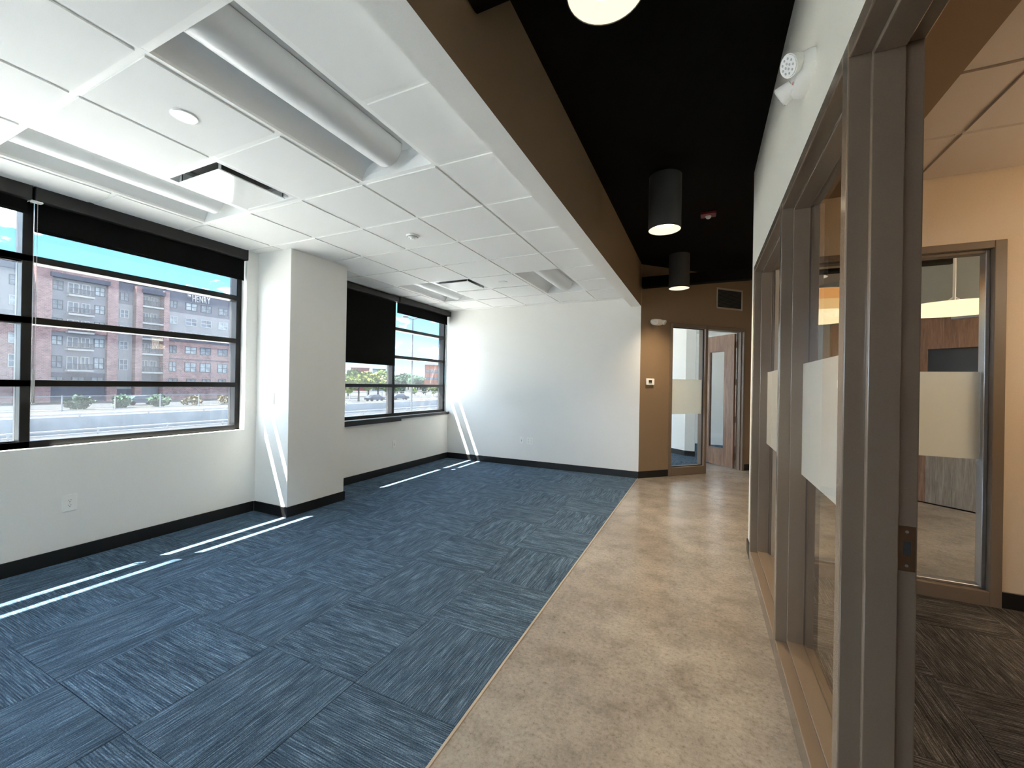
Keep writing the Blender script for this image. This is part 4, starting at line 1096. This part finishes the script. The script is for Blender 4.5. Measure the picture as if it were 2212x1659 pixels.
MB().box(-3.0, 3.0, 0, 10, 0, 10.4).build('wall_block', 'teal_clad', tb); MB().box(-3.1, 3.1, -0.25, 10, 10.4, 10.75).build('cap', 'apt_rail', tb)
for c in range(3): MB().box(-2.8+c*1.9, -1.1+c*1.9, -0.06, 0.05, 7.0, 9.8).build('window', 'apt_glass_light', tb)
# hills
hv = []; hf = []
rh = random.Random(5); N = 90
for i in range(N+1):
    az = -20+100*i/N; dd = 1500
    hgt = 30+13*math.sin(az*0.21+1.0)+7*math.sin(az*0.83)+3*math.sin(az*2.1)+rh.uniform(-1.2, 1.2)
    for d_, z in ((dd-420, -3), (dd-180, hgt*0.52), (dd, hgt*1.45), (dd+300, -3)):
        p_ = ray_pt(az, d_, z); hv.append(p_)
for i in range(N):
    for j in range(3): hf.append((i*4+j, (i+1)*4+j, (i+1)*4+j+1, i*4+j+1))
hm = bpy.data.meshes.new('hills'); hm.from_pydata(hv, [], hf); hm.materials.append(MATS['hill_blue'])
for p_ in hm.polygons: p_.use_smooth = True
tag(link('hills', hm), 'distant blue green hills on the horizon', 'hills', kind='structure')
# light pole
lp = empty('light_pole', ray_pt(38.85, 50, ZG0), math.radians(38.85)); tag(lp, 'tall grey twin head light pole beside the road', 'light pole')
MB().tube((0, 0, 0), (0, 0, 13.6), 0.13, 10, 0.07).build('pole', 'pole_shaded', lp, smooth=True)
MB().box(-0.25, 0.25, -0.25, 0.25, 0, 0.7).build('base', 'concrete_pale', lp, bevel=0.03)
for s in (-1, 1):
    MB().tube((0, 0, 13.5), (s*0.7, 0, 13.75), 0.05, 8).build('arm', 'pole_shaded', lp)
    MB().box(min(s*0.6, s*1.15), max(s*0.6, s*1.15), -0.18, 0.18, 13.68, 13.85).build('lamp_head', 'pole_shaded', lp, bevel=0.03)
# guard rails and fence
def railing(name, x, z0, y0, y1, step, zr, label, mat, rail=0.05, post=0.06):
    root = empty(name, (x, y0, z0)); tag(root, label, 'fence')
    for zr_ in zr: MB().box(-rail, rail, 0, y1-y0, zr_-rail, zr_+rail).build('rail', mat, root)
    pm = MB().box(-post, post, -post, post, 0, max(zr)+0.12).mesh('post', mat)
    n = int((y1-y0)/step)
    for i in range(n+1): link('post', pm, root, (0, i*step, 0))
    return root
railing('guard_rail', -60.2, ZG1+0.05, 2, 150, 6, (0.25,), 'white guard rail on top of the retaining wall', 'galvanised', 0.09)
railing('guard_rail', -56.0, ZG0, 2, 150, 6, (0.35, 0.75), 'white two bar guard rail at the foot of the retaining wall', 'galvanised', 0.07)
railing('chain_fence', -71.0, ZG1, 2, 190, 5, (0.1, 1.85), 'tall thin post fence in front of the apartments', 'fence_grey', 0.04, 0.05)
# bushes and dry grass beside the fence
BM = crown_mesh('foliage', 'leaf_c', 700, 1.0, 0.8, 11, 0.22); GM = crown_mesh('foliage', 'dry_grass', 600, 1.0, 0.7, 12, 0.2)
for i, (y, m_, s, lab) in enumerate(((24.5, BM, 1.2, 'dark bush by the fence, first from the left'), (29.0, BM, 1.25, 'dark bush by the fence, second from the left'), (33.4, BM, 1.2, 'dark bush by the fence, third from the left'),
        (37.8, GM, 1.25, 'dry pale grass clump by the fence, first from the left'), (42.2, GM, 1.2, 'dry pale grass clump by the fence, second from the left'), (46.4, GM, 1.2, 'dry pale grass clump by the fence, third from the left'), (50.6, GM, 1.15, 'dry pale grass clump by the fence, fourth from the left'))):
    o = link('bush', m_, None, (-74.2, y, ZG1+0.75*s), (0, 0, i*1.3), (s, s*1.2, s)); tag(o, lab, 'bush', 'bushes along the fence')
# parked cars seen past the road
def car(pos, rz, label):
    root = empty('car', pos, rz)
    MB().extr([(-2.1, 0.35), (-2.15, 0.75), (-1.5, 0.95), (-0.9, 1.45), (0.7, 1.48), (1.35, 0.98), (2.1, 0.82), (2.15, 0.35)], 1, -0.85, 0.85).build('body', 'car_blue', root, bevel=0.05)
    MB().extr([(-1.25, 0.98), (-0.85, 1.38), (0.62, 1.40), (1.1, 0.98)], 1, -0.87, 0.87).build('windows', 'apt_glass', root)
    for x in (-1.3, 1.3):
        for y in (-0.8, 0.8):
            MB().tube((x, y-0.1, 0.33), (x, y+0.1, 0.33), 0.33, 14).build('wheel', 'tyre', root, smooth=True)
    tag(root, label, 'car', 'parked cars outside')
car(ray_pt(43.6, 96, ZG1), math.radians(80), 'dark blue parked car under the trees')
car(ray_pt(40.4, 104, ZG1), math.radians(60), 'dark parked car right of the window mullion')
car((-80, 33.5, ZG1+0.02), math.radians(90), 'dark car on the street before the apartments')
